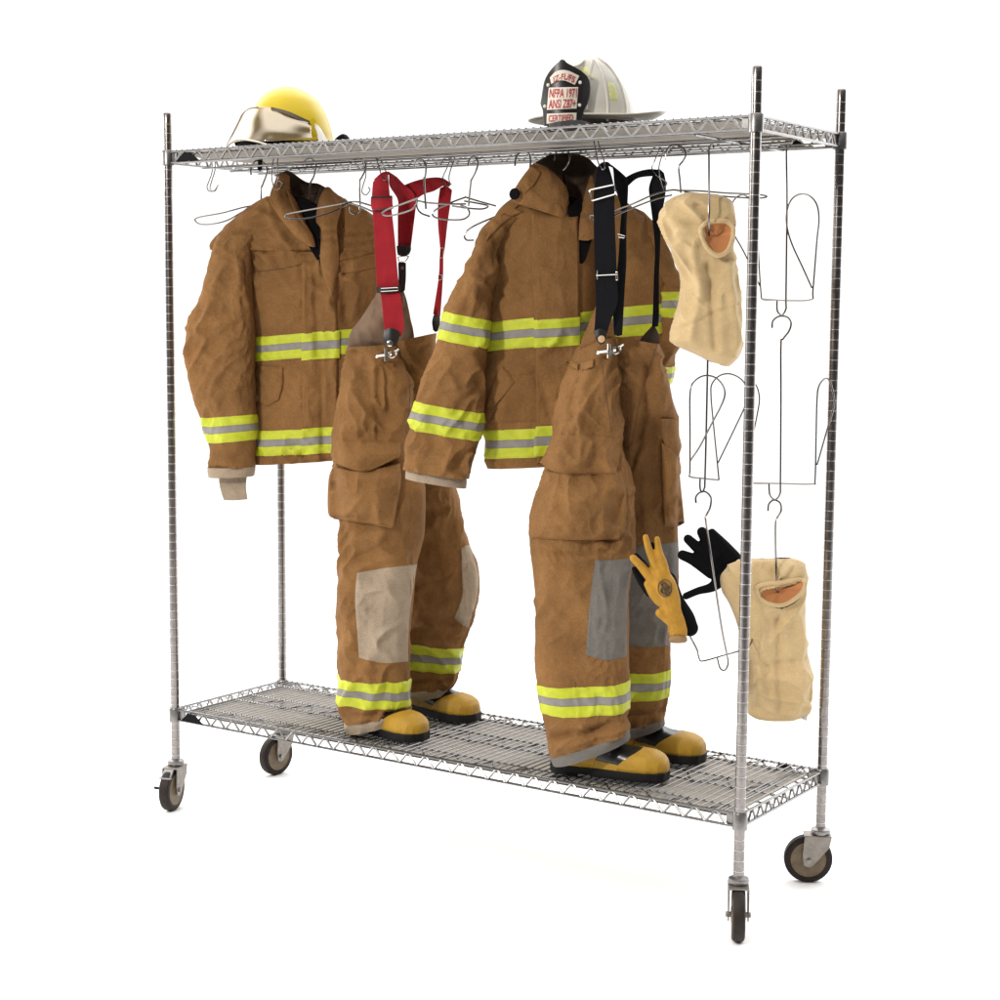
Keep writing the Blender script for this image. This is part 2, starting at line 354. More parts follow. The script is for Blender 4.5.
class Loft:
    """closed cloth tube: rows (xl,yl,xr,yr,half depth[,off]) in picture units on a plane that stands at its own distance"""
    def __init__(s, plane, rows, e=.78, folds=(), amp=.006, sc_=1., seed=0., edge=.42, fine=1.):
        s.pl = plane; R = np.array([list(r)+[0]*(6-len(r)) for r in rows], float); s.R = R; s.e = e; s.folds = folds; s.amp = amp; s.sc = sc_; s.seed = seed; s.edge = edge; s.fine = fine
        c = np.stack([(R[:, 0]+R[:, 2])/2, (R[:, 1]+R[:, 3])/2], 1); s.t = np.concatenate([[0], np.cumsum(np.maximum(.5, np.linalg.norm(np.diff(c, axis=0), axis=1)))])
    def T(s, i):
        i0 = int(min(math.floor(i), len(s.t)-2)); return s.t[i0]+(s.t[i0+1]-s.t[i0])*(i-i0)
    def ev(s, t, th, lift=0.):
        """t (n,), th (m,) -> (n,m,3); th in [0,2pi): sin<0 faces the viewer"""
        q = pchip(s.t, s.R, np.clip(t, s.t[0], s.t[-1])); return s.ev2(q[:, None, :], th[None, :], lift)
    def ev2(s, q, th, lift):
        c, n = np.cos(th), np.sin(th); u = np.sign(c)*np.abs(c)**s.e; v = np.sign(n)*np.abs(n)**s.e
        px = (q[..., 0]+q[..., 2])/2+(q[..., 2]-q[..., 0])/2*u; py = (q[..., 1]+q[..., 3])/2+(q[..., 3]-q[..., 1])/2*u
        a = np.abs(q[..., 2]-q[..., 0])/2*.0028; d = q[..., 4]
        P0 = s.pl(px, py, q[..., 5]+0*px); P = P0-Hd*(d*v)[..., None]*-1
        nr, nd = c/np.maximum(a, .02), n/np.maximum(d, .02); L = np.sqrt(nr**2+nd**2); nr, nd = nr/L, nd/L
        D = s.disp(P, px, py, np.clip(-n, 0, 1))*(s.edge+(1-s.edge)*np.abs(n))+lift
        return P+(Rt*nr[..., None]+Hd*nd[..., None])*D[..., None]
    def disp(s, P, px, py, front):
        X = P*s.sc+s.seed*7.3; w_ = np.stack([noise(X*5+3.1), noise(X*5+17.7), noise(X*5+31.3)], -1)
        A = (X+.07*w_)*np.array([9, 9, 6.]); B = (X+.05*w_)@np.array([[.8, 0, .6], [0, 1, 0], [-.6, 0, .8]])*np.array([22, 22, 9.])
        C = (X+.05*w_)@np.array([[.7, 0, -.7], [0, 1, 0], [.7, 0, .7]])*np.array([30, 30, 12.])
        D = s.amp*(2.0*noise(A)+1.8*ridge(B)*sstep(-.3, .5, noise(X*6+9))+1.6*ridge(C)*sstep(-.25, .55, noise(X*6-5)))+s.fine*s.amp*(.10*noise(X*95)+.38*ridge((X+.04*w_)@np.array([[.8, 0, .6], [0, 1, 0], [-.6, 0, .8]])*np.array([58, 58, 20.]))*sstep(.0, .6, noise(X*8+21))+.38*ridge((X+.04*w_)@np.array([[.6, 0, -.8], [0, 1, 0], [.8, 0, .6]])*np.array([52, 52, 18.]))*sstep(.0, .6, noise(X*8-33)))
        for f in s.folds:
            x1, y1, x2, y2, wd, h = f[:6]; dx, dy = x2-x1, y2-y1; L = math.hypot(dx, dy)
            a = ((px-x1)*dx+(py-y1)*dy)/L; b = ((px-x1)*dy-(py-y1)*dx)/L+2.2*noise(np.stack([px*.03, py*.03, 0*px+x1], -1))
            k = np.exp(-(b/wd)**2)*sstep(-wd, wd*1.2, a)*sstep(-wd, wd*1.2, L-a)
            if len(f) > 6: k = k*np.where(b*f[6] > 0, np.exp(-(b/(wd*.35))**2), 1)
            D = D+h*k*sstep(0, .25, front)
        return D
    def mesh(s, name, mat_, parent, nu=220, step=1.6, t0=None, t1=None, hole=None, **k):
        ta, tb = s.t[0] if t0 is None else t0, s.t[-1] if t1 is None else t1; nv = max(4, int((tb-ta)/step)+1)
        th = np.linspace(0, 2*np.pi, nu, endpoint=False); V = s.ev(np.linspace(ta, tb, nv), th); F = gridf(nv, nu, True, flip=True); s.V = V.reshape(-1, 3)
        if hole is not None:
            q = pchip(s.t, s.R, np.linspace(ta, tb, nv)); c = np.cos(th); u = np.sign(c)*np.abs(c)**s.e
            px = (q[:, None, 0]+q[:, None, 2])/2+(q[:, None, 2]-q[:, None, 0])/2*u; py = (q[:, None, 1]+q[:, None, 3])/2+(q[:, None, 3]-q[:, None, 1])/2*u
            ins = (hole(px, py) & (np.sin(th)[None, :] < 0)).ravel(); F = [f for f in F if not all(ins[i] for i in f)]
        s.F = F
        o = add(name, s.V, F, mat_, parent, **k); return o
    def band(s, name, mat_, parent, i0, i1, lift=.0028, u0=0, u1=2*np.pi, nu=260, wav=.4):
        ta, tb = s.T(i0), s.T(i1); th = np.linspace(u0, u1, nu); n = 14; tt = np.linspace(ta, tb, n)
        wv = wav*noise(np.stack([th*3, 0*th+ta, 0*th], -1)); V = []
        for k in range(n): q = pchip(s.t, s.R, np.clip(tt[k]+wv, s.t[0], s.t[-1])); V.append(s.ev2(q, th, lift if 0 < k < n-1 else -.002))
        V = np.array(V); uv = np.stack(np.meshgrid(np.linspace(0, 1, nu), np.linspace(0, 1, n)), -1).reshape(-1, 2); uv[:, 1] = np.clip((uv[:, 1]-1/(n-1))/(1-2/(n-1)), 0, 1)
        return add(name, V, gridf(n, nu, flip=True), mat_, parent, uv=uv)
def bvh(*lofts):
    V = []; F = []; n = 0
    for l in lofts: V += [tuple(v) for v in l.V]; F += [[i+n for i in f] for f in l.F]; n = len(V)
    return BVHTree.FromPolygons(V, F)
def fill(D):
    """fill misses (nan) from the neighbours"""
    D = D.copy(); 
    while np.isnan(D).any():
        if np.isnan(D).all(): return np.nan_to_num(D)
        A = np.stack([np.roll(D, 1, 0), np.roll(D, -1, 0), np.roll(D, 1, 1), np.roll(D, -1, 1)])
        A[0, 0, :] = np.nan; A[1, -1, :] = np.nan; A[2, :, 0] = np.nan; A[3, :, -1] = np.nan
        import warnings
        with warnings.catch_warnings():
            warnings.simplefilter('ignore'); m = np.nanmean(A, 0)
        D = np.where(np.isnan(D), m, D)
    return D
def patch(name, tree, rows, mat_, parent, lift=.003, bulge=0., thick=.004, nu=60, nv=60, blur=2, wr=.0, seed=0., smoothing=True, prof=None, fade=0):
    """a piece of cloth sewn over the surface: control rows of picture points, dropped onto the cloth beneath"""
    K = max(len(r) for r in rows); G = []
    f = smooth if smoothing else (lambda p, n: np.stack([np.interp(np.linspace(0, len(p)-1, n), range(len(p)), np.array(p, float)[:, k]) for k in range(2)], -1))
    for r in rows: G.append(f(r, nu))
    G = np.array(G); G = np.stack([f(G[:, j], nv) for j in range(nu)], 1)
    D = np.full((nv, nu), np.nan)
    for i in range(nv):
        dd = ray(G[i, :, 0], G[i, :, 1])
        for j in range(nu):
            h = tree.ray_cast(Vector(CAM), Vector(dd[j]).normalized(), 20)
            if h[0] is not None: D[i, j] = (np.array(h[0])-CAM)@Hd
    med = np.nanmedian(D); D[np.abs(D-med) > .16] = np.nan; D = fill(D)
    for _ in range(blur):
        E_ = np.pad(D, 1, mode='edge'); D = (E_[1:-1, 1:-1]*2+E_[:-2, 1:-1]+E_[2:, 1:-1]+E_[1:-1, :-2]+E_[1:-1, 2:])/6
    s_ = np.linspace(0, 1, nu)[None, :]; t_ = np.linspace(0, 1, nv)[:, None]
    ed = np.minimum(np.minimum(s_, 1-s_)*nu, np.minimum(t_, 1-t_)*nv)
    b = sstep(0, .28, np.minimum(s_, 1-s_))*sstep(0, .28, np.minimum(t_, 1-t_)) if prof is None else prof(s_, t_)
    dd = ray(G[..., 0], G[..., 1]); base = CAM+dd*(D/(dd@Hd))[..., None]
    W_ = wr*(noise(base*14+seed)+.6*ridge(base*np.array([30, 30, 20])+seed)) if wr else 0
    L = lift+thick*sstep(0, 2.2, ed)+bulge*b+W_*sstep(0, 4, ed)
    if fade: L = L*sstep(-.02, fade, t_)+.0015
    D2 = D-L; V = CAM+dd*(D2/(dd@Hd))[..., None]
    ring = [(0, j) for j in range(nu)]+[(i, nu-1) for i in range(1, nv)]+[(nv-1, j) for j in range(nu-2, -1, -1)]+[(i, 0) for i in range(nv-2, 0, -1)]
    idx = [i*nu+j for i, j in ring]; Vr = np.array([V[i, j]+Hd*(L[i, j]+.012) for i, j in ring]); F = gridf(nv, nu, flip=True); n0 = nu*nv; m = len(idx)
    F += [[idx[k], idx[(k+1) % m], n0+(k+1) % m, n0+k] for k in range(m)]
    return add(name, np.vstack([V.reshape(-1, 3), Vr]), F, mat_, parent, sharp=55)
def sheet(name, plane, rows, mat_, parent, thick=.003, nu=40, nv=50, wr=0., seed=0., uvm=False, mats=None, freq=14):
    """free cloth: control rows of (px,py,off) points, thickened"""
    G = np.array([smooth(r, nu) for r in rows]); G = np.stack([smooth(G[:, j], nv) for j in range(nu)], 1)
    P = plane(G[..., 0], G[..., 1], G[..., 2])
    if wr: P = P-Hd*(wr*(noise(P*freq+seed)+.5*ridge(P*freq*2.2+seed)))[..., None]
    o = add(name, P, gridf(nv, nu, flip=True), mat_, parent, mats=mats)
    m = o.modifiers.new('thickness', 'SOLIDIFY'); m.thickness = thick; m.offset = 0
    if mats: m.material_offset = 1
    return o
def seam(name, tree, pts, parent, mat_=None, r=.0011, n=60, lift=.0006):
    G = smooth(pts, n); dd = ray(G[:, 0], G[:, 1]); P = []
    for d in dd:
        h = tree.ray_cast(Vector(CAM), Vector(d).normalized(), 20)
        if h[0] is not None: P.append(np.array(h[0])-Hd*lift)
    if len(P) > 3: return MB().tube(P, r, 5).build(name, mat_ or M['thread'], parent)
M['thread'] = mat('dark_stitching', (.10, .045, .02), .9)

# ---------------------------------------------------------------- coat on the left
A1 = Plane(-.60, .25)
def base_of(plane, px, z):
    p = plane(px, 400.); return (p[0], p[1], z)
coat1 = thing('firefighter_coat', base_of(A1, 300, 1.2), 'tan brown fire coat with open collar and loose left sleeve, hanging at the far left', 'coat', 'brown fire coats hanging on the rack')
b1 = Loft(A1, [(268, 197, 334, 193, .035, .02), (250, 207, 356, 206, .055), (236, 217, 374, 217, .07), (223, 231, 384, 232, .08), (212, 246, 388, 248, .085), (213, 250, 388, 251, .085), (243, 252.5, 388, 254, .085), (247, 275, 389, 275, .085), (250, 310, 388, 305, .085),
               (252, 336.5, 388, 325, .085), (253, 362, 388, 351, .085), (254, 400, 388, 392, .09), (255, 429.6, 388, 422, .09), (255.5, 456, 388, 448, .088), (256, 464, 388, 455, .086)],
          amp=.0075, seed=1, folds=[(272, 255, 260, 300, 5, .006), (300, 232, 345, 262, 6, .007), (318, 246, 326, 460, 2.2, -.007), (330, 262, 372, 252, 5, .007), (262, 300, 330, 290, 5, .004), (262, 380, 300, 372, 5, .004), (345, 262, 350, 330, 4, -.008),
                                   (262, 240, 320, 258, 2, -.002), (272, 268, 320, 262, 1.2, -.0015), (300, 380, 312, 425, 4, .005), (340, 300, 338, 460, 3, .006), (285, 460, 292, 420, 4, .004)])
def inside(poly):
    Q = np.array(poly, float)
    def f(x, y):
        r = np.zeros(np.shape(x), bool); n = len(Q)
        for i in range(n):
            (x1, y1), (x2, y2) = Q[i], Q[(i+1) % n]
            c = ((y1 > y) != (y2 > y)) & (x < (x2-x1)*(y-y1)/((y2-y1) if y2 != y1 else 1e-9)+x1); r ^= c
        return r
    return f
b1.mesh('body', M['fabric'], coat1, hole=inside([(272, 185), (340, 185), (333, 205), (328, 225), (323, 262), (315, 252), (306, 238), (294, 224), (283, 206)]))
b1.band('reflective_band', M['stripe'], coat1, 9, 10); b1.band('reflective_band', M['stripe'], coat1, 12, 13)
s1 = Loft(A1, [(219, 236, 255, 236, .04, .045), (212, 252, 251, 250, .055, .05), (206, 275, 251, 272, .062, .055), (199, 300, 252, 297, .068, .06), (188, 325, 253, 322, .07, .06), (184, 348, 253.5, 346, .07, .06), (187, 375, 254.5, 373, .066, .06), (194, 402, 255, 400, .06, .06), (199.5, 416.5, 255, 413, .056, .06),
               (207, 443.5, 256, 440, .052, .06), (208, 447, 256, 444, .05, .06), (209, 457, 255, 455, .047, .06), (207.5, 463, 255, 461, .05, .06), (208.5, 468, 255, 467, .048, .06)],
          amp=.0085, seed=2, folds=[(205, 300, 235, 352, 5, .007), (195, 330, 240, 318, 4, .006), (240, 262, 243, 330, 4, .007), (222, 268, 215, 320, 5, .006), (192, 370, 232, 352, 4, .006), (200, 392, 246, 384, 4, .006), (205, 350, 245, 380, 4, .005), (213, 290, 228, 262, 3, .004), (210, 452, 252, 458, 2.5, -.005), (248, 255, 251, 300, 3, -.008)])
s1.mesh('sleeve', M['fabric'], coat1, nu=160)
s1.band('reflective_band', M['stripe'], coat1, 8, 9)
cf1 = Loft(A1, [(208, 467, 255, 466, .049, .06), (208, 470, 255, 469, .050, .06), (209, 477, 254, 475.5, .049, .06)], amp=.003, seed=4)
cf1.mesh('cuff_trim', M['fabric_tan'], coat1, nu=90, step=1)
sheet('wrist_tab', A1, [[(219, 474, .075), (233, 475, .078), (247, 475, .075)], [(220, 486, .075), (233, 487, .08), (246, 486, .077)], [(224, 500, .07), (236, 500, .072), (247.5, 499, .07)]], M['fabric_tan'], coat1, .005, wr=.002, seed=3)
t1 = bvh(b1, s1)
0 and patch('yoke', t1, [[(262, 206), (257, 219), (262, 231)], [(240, 218), (236, 230), (240, 240)], [(214, 244), (214, 250), (249, 249)]], M['fabric'], coat1, lift=.004, thick=.003, nu=40, nv=40)
patch('storm_flap', t1, [[(302, 262), (320, 262), (336, 262)], [(302, 360), (320, 360), (338, 358)], [(304, 461), (320, 460), (337, 456)]], M['fabric'], coat1, lift=.002, thick=.005, nu=40, nv=90, wr=.004, seed=5)
for yt, yb, sl in ((331.5, 359, -5), (427.5, 453.5, -3)):
    o = patch('reflective_band', t1, [[(301.5, yt+1.7), (320, yt), (339.5, yt+sl*.2)], [(301.5, (yt+yb)/2+1.7), (320, (yt+yb)/2), (339.5, (yt+yb)/2+sl*.2)], [(301.5, yb+1.7), (320, yb), (339.5, yb+sl*.2)]], M['stripe'], coat1, lift=.0085, thick=.0015, nu=40, nv=30, wr=.0035, seed=5)
    l = o.data.uv_layers.new(name='UVMap')
    for lp in o.data.loops:
        vi = lp.vertex_index; l.data[lp.index].uv = (0, min(29, vi//40)/29 if vi < 1200 else 0)
patch('chest_flap', t1, [[(338, 262), (356, 258), (378, 252)], [(340, 268), (358, 265), (380, 260)], [(341, 274), (360, 271), (382, 266)]], M['fabric'], coat1, lift=.003, thick=.004, nu=40, nv=20)
patch('pocket_flap', t1, [[(258, 366), (270, 366), (283, 367)], [(257.5, 385), (270, 386), (283, 385)], [(256, 400), (266, 406), (279, 400)]], M['fabric'], coat1, lift=.003, thick=.004, bulge=.004, nu=36, nv=40)
seam('stitching', t1, [(254, 272), (285, 268), (302, 264)], coat1); seam('stitching', t1, [(255, 288), (253, 310), (253, 330)], coat1)
# collar: dark inside, two lapels
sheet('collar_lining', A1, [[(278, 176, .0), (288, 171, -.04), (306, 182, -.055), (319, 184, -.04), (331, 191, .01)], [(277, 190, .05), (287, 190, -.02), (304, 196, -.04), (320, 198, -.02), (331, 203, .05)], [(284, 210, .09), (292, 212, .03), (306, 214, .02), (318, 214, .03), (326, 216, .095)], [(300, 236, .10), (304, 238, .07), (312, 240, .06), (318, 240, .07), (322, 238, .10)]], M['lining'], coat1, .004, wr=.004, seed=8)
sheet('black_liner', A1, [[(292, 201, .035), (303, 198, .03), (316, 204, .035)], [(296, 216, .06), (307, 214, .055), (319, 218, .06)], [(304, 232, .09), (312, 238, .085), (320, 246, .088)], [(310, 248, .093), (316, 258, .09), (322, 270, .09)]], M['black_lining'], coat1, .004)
sheet('collar_flap', A1, [[(277, 178, .02), (280, 174, .015), (285, 174, .0), (289, 177, -.01)], [(270, 198, .075), (277, 195, .075), (283, 196, .06), (291, 200, .055)], [(277, 213, .095), (285, 214, .105), (292, 214, .10), (300, 218, .09)], [(294, 234, .105), (301, 235, .112), (306, 234, .11), (311, 234, .10)], [(308, 245, .10), (311, 246, .105), (313, 247, .105), (315, 247, .1)]], M['fabric'], coat1, .006, wr=.004, seed=9)
sheet('collar_flap', A1, [[(325, 188, .02), (329, 188, .02), (333, 192, .02), (338, 196, .01)], [(319, 203, .06), (325, 202, .075), (333, 204, .08), (341, 207, .06)], [(317, 222, .085), (322, 223, .10), (329, 224, .105), (337, 226, .10)], [(322, 226, .095), (325, 240, .11), (331, 245, .115), (338, 246, .105)], [(321, 262, .10), (325, 272, .112), (332, 272, .115), (338, 265, .105)], [(328, 288, .10), (330, 292, .108), (332, 294, .108), (335, 282, .10)]], M['fabric'], coat1, .006, wr=.003, seed=10)
sheet('inner_facing', A1, [[(287, 190, .05), (292, 196, .05), (296, 202, .045)], [(294, 210, .09), (299, 215, .09), (304, 220, .08)], [(303, 226, .10), (308, 230, .10), (313, 236, .09)], [(310, 240, .10), (313, 243, .10), (315, 246, .095)]], M['fabric'], coat1, .004)

# ---------------------------------------------------------------- coat on the right
A2 = Plane(.25, .25)
coat2 = thing('firefighter_coat', base_of(A2, 560, 1.2), 'tan brown fire coat with raised buttoned collar, hanging between the red and the black suspenders', 'coat', 'brown fire coats hanging on the rack')
b2 = Loft(A2, [(528, 190, 605, 188, .035, .01), (508, 202, 630, 205, .055), (497, 214, 645, 217, .07), (489, 236, 656, 232, .078), (487, 262, 662, 255, .078), (486, 300, 664, 285, .078), (486, 321.6, 664, 302, .078), (482, 352.5, 662, 334, .078), (480, 400, 655, 392, .078), (484.5, 428.7, 650, 420, .078), (486.7, 459, 648, 450, .076), (487.7, 468, 646, 459, .075)],
          amp=.0065, seed=11, folds=[(493, 240, 500, 300, 4, -.007), (500, 225, 497, 280, 4, .006), (603, 214, 606, 455, 15, -.06), (600, 225, 640, 262, 6, .008), (612, 260, 655, 240, 5, .008), (618, 290, 655, 280, 5, .007), (600, 300, 612, 350, 6, -.012), (535, 365, 552, 420, 5, -.006), (500, 300, 530, 290, 5, .003)])
b2.mesh('body', M['fabric'], coat2, hole=inside([(560, 180), (606, 180), (603, 204), (596, 228), (589, 242), (582, 242), (581, 217), (574, 214), (566, 200)]))
b2.band('reflective_band', M['stripe'], coat2, 6, 7); b2.band('reflective_band', M['stripe'], coat2, 9, 10)
s2 = Loft(A2, [(497, 214, 520, 220, .045, .02), (481, 230, 503, 238, .055, .035), (474, 253, 500, 262, .06, .045), (459, 285, 492, 293, .062, .055), (444, 310.5, 489, 319.5, .06, .065), (435.5, 340, 488, 349.5, .06, .07), (426, 370, 486, 382, .058, .075), (417.5, 400, 483.5, 412, .055, .08), (411.5, 429, 479.5, 441.8, .052, .085), (408, 450, 472, 460, .05, .085), (406.5, 469, 466.5, 478.5, .048, .085)],
          amp=.0065, seed=12, folds=[(470, 285, 452, 330, 5, .005), (440, 350, 470, 380, 5, .005), (480, 255, 470, 320, 4, .006), (425, 445, 455, 462, 4, .004), (432, 372, 455, 358, 4, .004)])
s2.mesh('sleeve', M['fabric'], coat2, nu=170)
s2.band('reflective_band', M['stripe'], coat2, 4, 5); s2.band('reflective_band', M['stripe'], coat2, 7, 8)
cf2 = Loft(A2, [(406.5, 468.5, 466.7, 478, .049, .085), (405.5, 471, 467, 481, .051, .085), (405, 478, 466.4, 488, .050, .085)], amp=.002, seed=13)
cf2.mesh('cuff_trim', M['fabric_tan'], coat2, nu=100, step=1)
s2b = Loft(A2, [(632, 208, 646, 214, .04, -.03), (640, 228, 658, 230, .05, -.03), (646, 255, 668, 258, .055, -.03), (648, 282, 681, 286, .055, -.03), (652, 292, 684, 291, .055, -.03), (650, 318, 682, 319, .055, -.03), (646, 345, 677, 345, .052, -.03), (643, 365, 672, 366, .05, -.03), (641, 378, 668.5, 380, .046, -.03), (640, 386, 665, 387, .044, -.03)],
           amp=.008, seed=14, folds=[(650, 270, 682, 284, 3, .006), (655, 282, 683, 290, 2.5, -.006)])
s2b.mesh('sleeve', M['fabric'], coat2, nu=120); s2b.band('reflective_band', M['stripe'], coat2, 4, 5); s2b.band('reflective_band', M['stripe'], coat2, 7, 8.6)
t2 = bvh(b2, s2, s2b)
FL2 = [[(532, 213), (556, 213.5), (579, 215)], [(531, 268), (556, 268), (579.5, 268)], [(534, 323), (556, 322), (580, 321)], [(536, 390), (556, 390), (580, 388)], [(537, 463), (556, 462), (575, 460)]]
patch('storm_flap', t2, FL2, M['fabric'], coat2, lift=.004, thick=.008, nu=50, nv=120, wr=.003, seed=15)
for yt, yb in ((318.8, 346.8), (425.5, 455.5)):
    o = patch('reflective_band', t2, [[(533.5 if yt < 400 else 536, yt+1.2), (556, yt), (580, yt-1.8)], [(534, (yt+yb)/2+1.2), (556, (yt+yb)/2), (580, (yt+yb)/2-1.8)], [(534, yb+1.2), (556, yb), (580, yb-1.8)]], M['stripe'], coat2, lift=.014, thick=.0015, nu=40, nv=30, wr=.003, seed=15)
    l = o.data.uv_layers.new(name='UVMap')
    for lp in o.data.loops:
        vi = lp.vertex_index; l.data[lp.index].uv = (0, min(29, vi//40)/29 if vi < 1200 else 0)
patch('hand_pocket', t2, [[(501, 365), (509, 374), (516, 382)], [(492, 386), (499, 394), (502, 398)], [(486, 405), (486, 409), (487, 413)]], M['fabric'], coat2, lift=.004, thick=.004, nu=30, nv=40)
patch('pocket', t2, [[(506, 377), (525, 375), (545, 374)], [(500, 400), (522, 400), (545, 399)], [(489, 423), (515, 422), (545, 421)]], M['fabric'], coat2, lift=.001, thick=.003, bulge=.003, nu=40, nv=40)
patch('yoke', t2, [[(521, 204), (508, 210), (498, 218)], [(516, 208), (502, 217), (490, 230)], [(523, 211), (505, 222), (486, 241)]], M['fabric'], coat2, lift=.004, thick=.003, nu=40, nv=20)
# raised collar
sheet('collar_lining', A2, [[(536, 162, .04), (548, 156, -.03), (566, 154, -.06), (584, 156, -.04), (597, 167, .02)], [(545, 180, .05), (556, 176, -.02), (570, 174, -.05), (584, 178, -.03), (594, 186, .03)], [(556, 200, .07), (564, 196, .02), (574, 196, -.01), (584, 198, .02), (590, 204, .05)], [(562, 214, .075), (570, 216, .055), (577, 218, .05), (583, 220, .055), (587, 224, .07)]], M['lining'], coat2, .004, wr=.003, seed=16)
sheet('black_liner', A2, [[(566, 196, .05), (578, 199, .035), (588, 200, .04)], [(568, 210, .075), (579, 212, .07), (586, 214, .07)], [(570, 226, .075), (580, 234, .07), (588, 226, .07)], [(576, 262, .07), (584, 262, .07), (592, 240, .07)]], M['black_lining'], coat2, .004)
cl = Loft(A2, [(534.5, 163, 549, 168, .012, .055), (526, 173, 560, 180, .03, .055), (518, 184, 567, 194, .042, .05), (511.5, 196, 570, 206, .048, .045), (514, 203, 570.5, 214, .05, .04), (524, 207, 570, 222, .05, .035)], amp=.004, seed=17, e=.85, folds=[(530, 190, 552, 212, 4, .004), (545, 172, 562, 200, 4, .003)])
cl.mesh('collar_roll', M['fabric'], coat2, nu=110, step=1)
tcl = bvh(cl, b2)
patch('collar_tab', tcl, [[(532, 164), (537, 168), (541.5, 172)], [(524, 175), (530, 180), (535, 184)], [(517, 186), (521, 189), (525, 193)]], M['fabric'], coat2, lift=.003, thick=.004, nu=24, nv=30)
MB().lathe([(.001, -.004), (.014, -.003), (.015, .0), (.013, .004)], A2(514.5, 194, .088), -Hd+Rt*-.5, 20).build('rolled_collar_end', M['black_lining'], coat2)
sheet('lapel', A2, [[(590, 178, .0), (594, 172, .0), (598, 170, -.01)], [(583, 204, .05), (590, 200, .06), (598, 196, .05)], [(580, 222, .08), (588, 222, .09), (600, 216, .085)], [(579, 240, .085), (590, 240, .09), (606, 232, .08)]], M['fabric'], coat2, .005, wr=.003, seed=18)

# ---------------------------------------------------------------- trousers on the left
A3 = Plane(-.25, .22)
tr1 = thing('firefighter_trousers', base_of(A3, 400, .29), 'tan brown fire trousers with khaki knee patches, held up by red suspenders', 'trousers', 'brown fire trousers standing in their boots')
f1 = Loft(A3, [(388, 343, 437, 333, .06, .0), (386, 352, 436, 341, .07, -.01), (375, 385, 440, 380, .08, -.05), (372, 430, 447, 430, .09, -.09), (375, 470, 453, 470, .09, -.10), (385, 500, 459, 500, .085, -.11), (392, 525, 464, 523, .082, -.12), (396, 548, 469, 545, .08, -.12), (398, 566, 477, 565, .08, -.12), (398, 590, 479, 590, .08, -.12), (398, 612, 473, 615, .075, -.12),
               (398, 632, 466, 636, .07, -.12), (397, 638, 463, 645, .07, -.12), (397, 665, 458.6, 671, .068, -.12), (398, 674, 456.5, 680, .066, -.12), (400, 685, 449, 688, .062, -.12), (401, 690, 448, 686, .062, -.12)],
          amp=.0075, seed=21, folds=[(430, 500, 445, 600, 4, -.007), (410, 560, 450, 580, 7, .010), (412, 585, 452, 572, 4, -.009), (425, 610, 462, 600, 5, .006), (432, 540, 465, 560, 4, .006), (418, 540, 440, 510, 5, .007), (400, 680, 450, 676, 2.5, -.007), (420, 352, 432, 342, 3, -.008), (430, 600, 445, 640, 3, .004)])
f1.mesh('trouser_leg', M['fabric'], tr1, nu=170)
f1.band('reflective_band', M['stripe'], tr1, 12, 13)
n1 = Loft(A3, [(348, 347, 399, 344, .055, .03), (345, 356, 402, 355, .075, .03), (342, 368, 408, 366, .09, .03), (340, 385, 413, 385, .10, .03), (336.5, 410, 411, 412, .10, .03), (333.5, 432, 409, 432, .10, .035), (333, 455, 413, 455, .10, .04), (334, 472, 420, 474, .10, .05), (336, 488, 426, 490, .095, .06), (340, 525, 425.5, 528, .09, .075), (340.5, 567, 418, 566, .085, .085),
               (338.5, 592, 414.5, 592, .082, .09), (337.5, 610, 412, 612, .08, .09), (339, 640, 409.5, 642, .078, .09), (340, 662, 409, 664, .076, .09), (340, 674.5, 409.5, 677.5, .075, .09), (340, 702.5, 410.5, 705.5, .073, .09), (342, 711, 411, 707, .072, .09), (343, 721, 411, 708.5, .072, .088)],
          amp=.0085, seed=22, folds=[(352, 372, 372, 430, 7, .007), (345, 405, 395, 398, 5, .003), (345, 540, 400, 522, 8, .012), (348, 558, 385, 540, 4, -.008), (356, 566, 412, 548, 4, .006), (343, 580, 350, 620, 4, .005), (380, 536, 408, 500, 5, .006), (345, 642, 400, 638, 4, .003), (346, 712, 396, 706, 2.5, -.010), (350, 708, 380, 715, 2.5, .007), (343, 668, 380, 668, 2, -.003), (414, 470, 408, 640, 3, -.004), (388, 352, 382, 372, 4, -.004), (360, 350, 362, 372, 4, .004)])
n1.mesh('trouser_leg', M['fabric'], tr1, nu=230)
n1.band('reflective_band', M['stripe'], tr1, 15, 16, wav=.9)
c1 = Loft(A3, [(343, 720, 411, 707.5, .074, .088), (344, 724, 411, 710, .076, .088), (348.5, 732, 411.5, 715, .073, .086)], amp=.003, seed=23)
c1.mesh('cuff_trim', M['fabric_tan'], tr1, nu=120, step=1)
c1b = Loft(A3, [(401, 689, 448, 684, .064, -.12), (402, 693, 448, 688, .066, -.12), (404, 699, 449, 692, .064, -.12)], amp=.003, seed=24)
c1b.mesh('cuff_trim', M['fabric_tan'], tr1, nu=100, step=1)
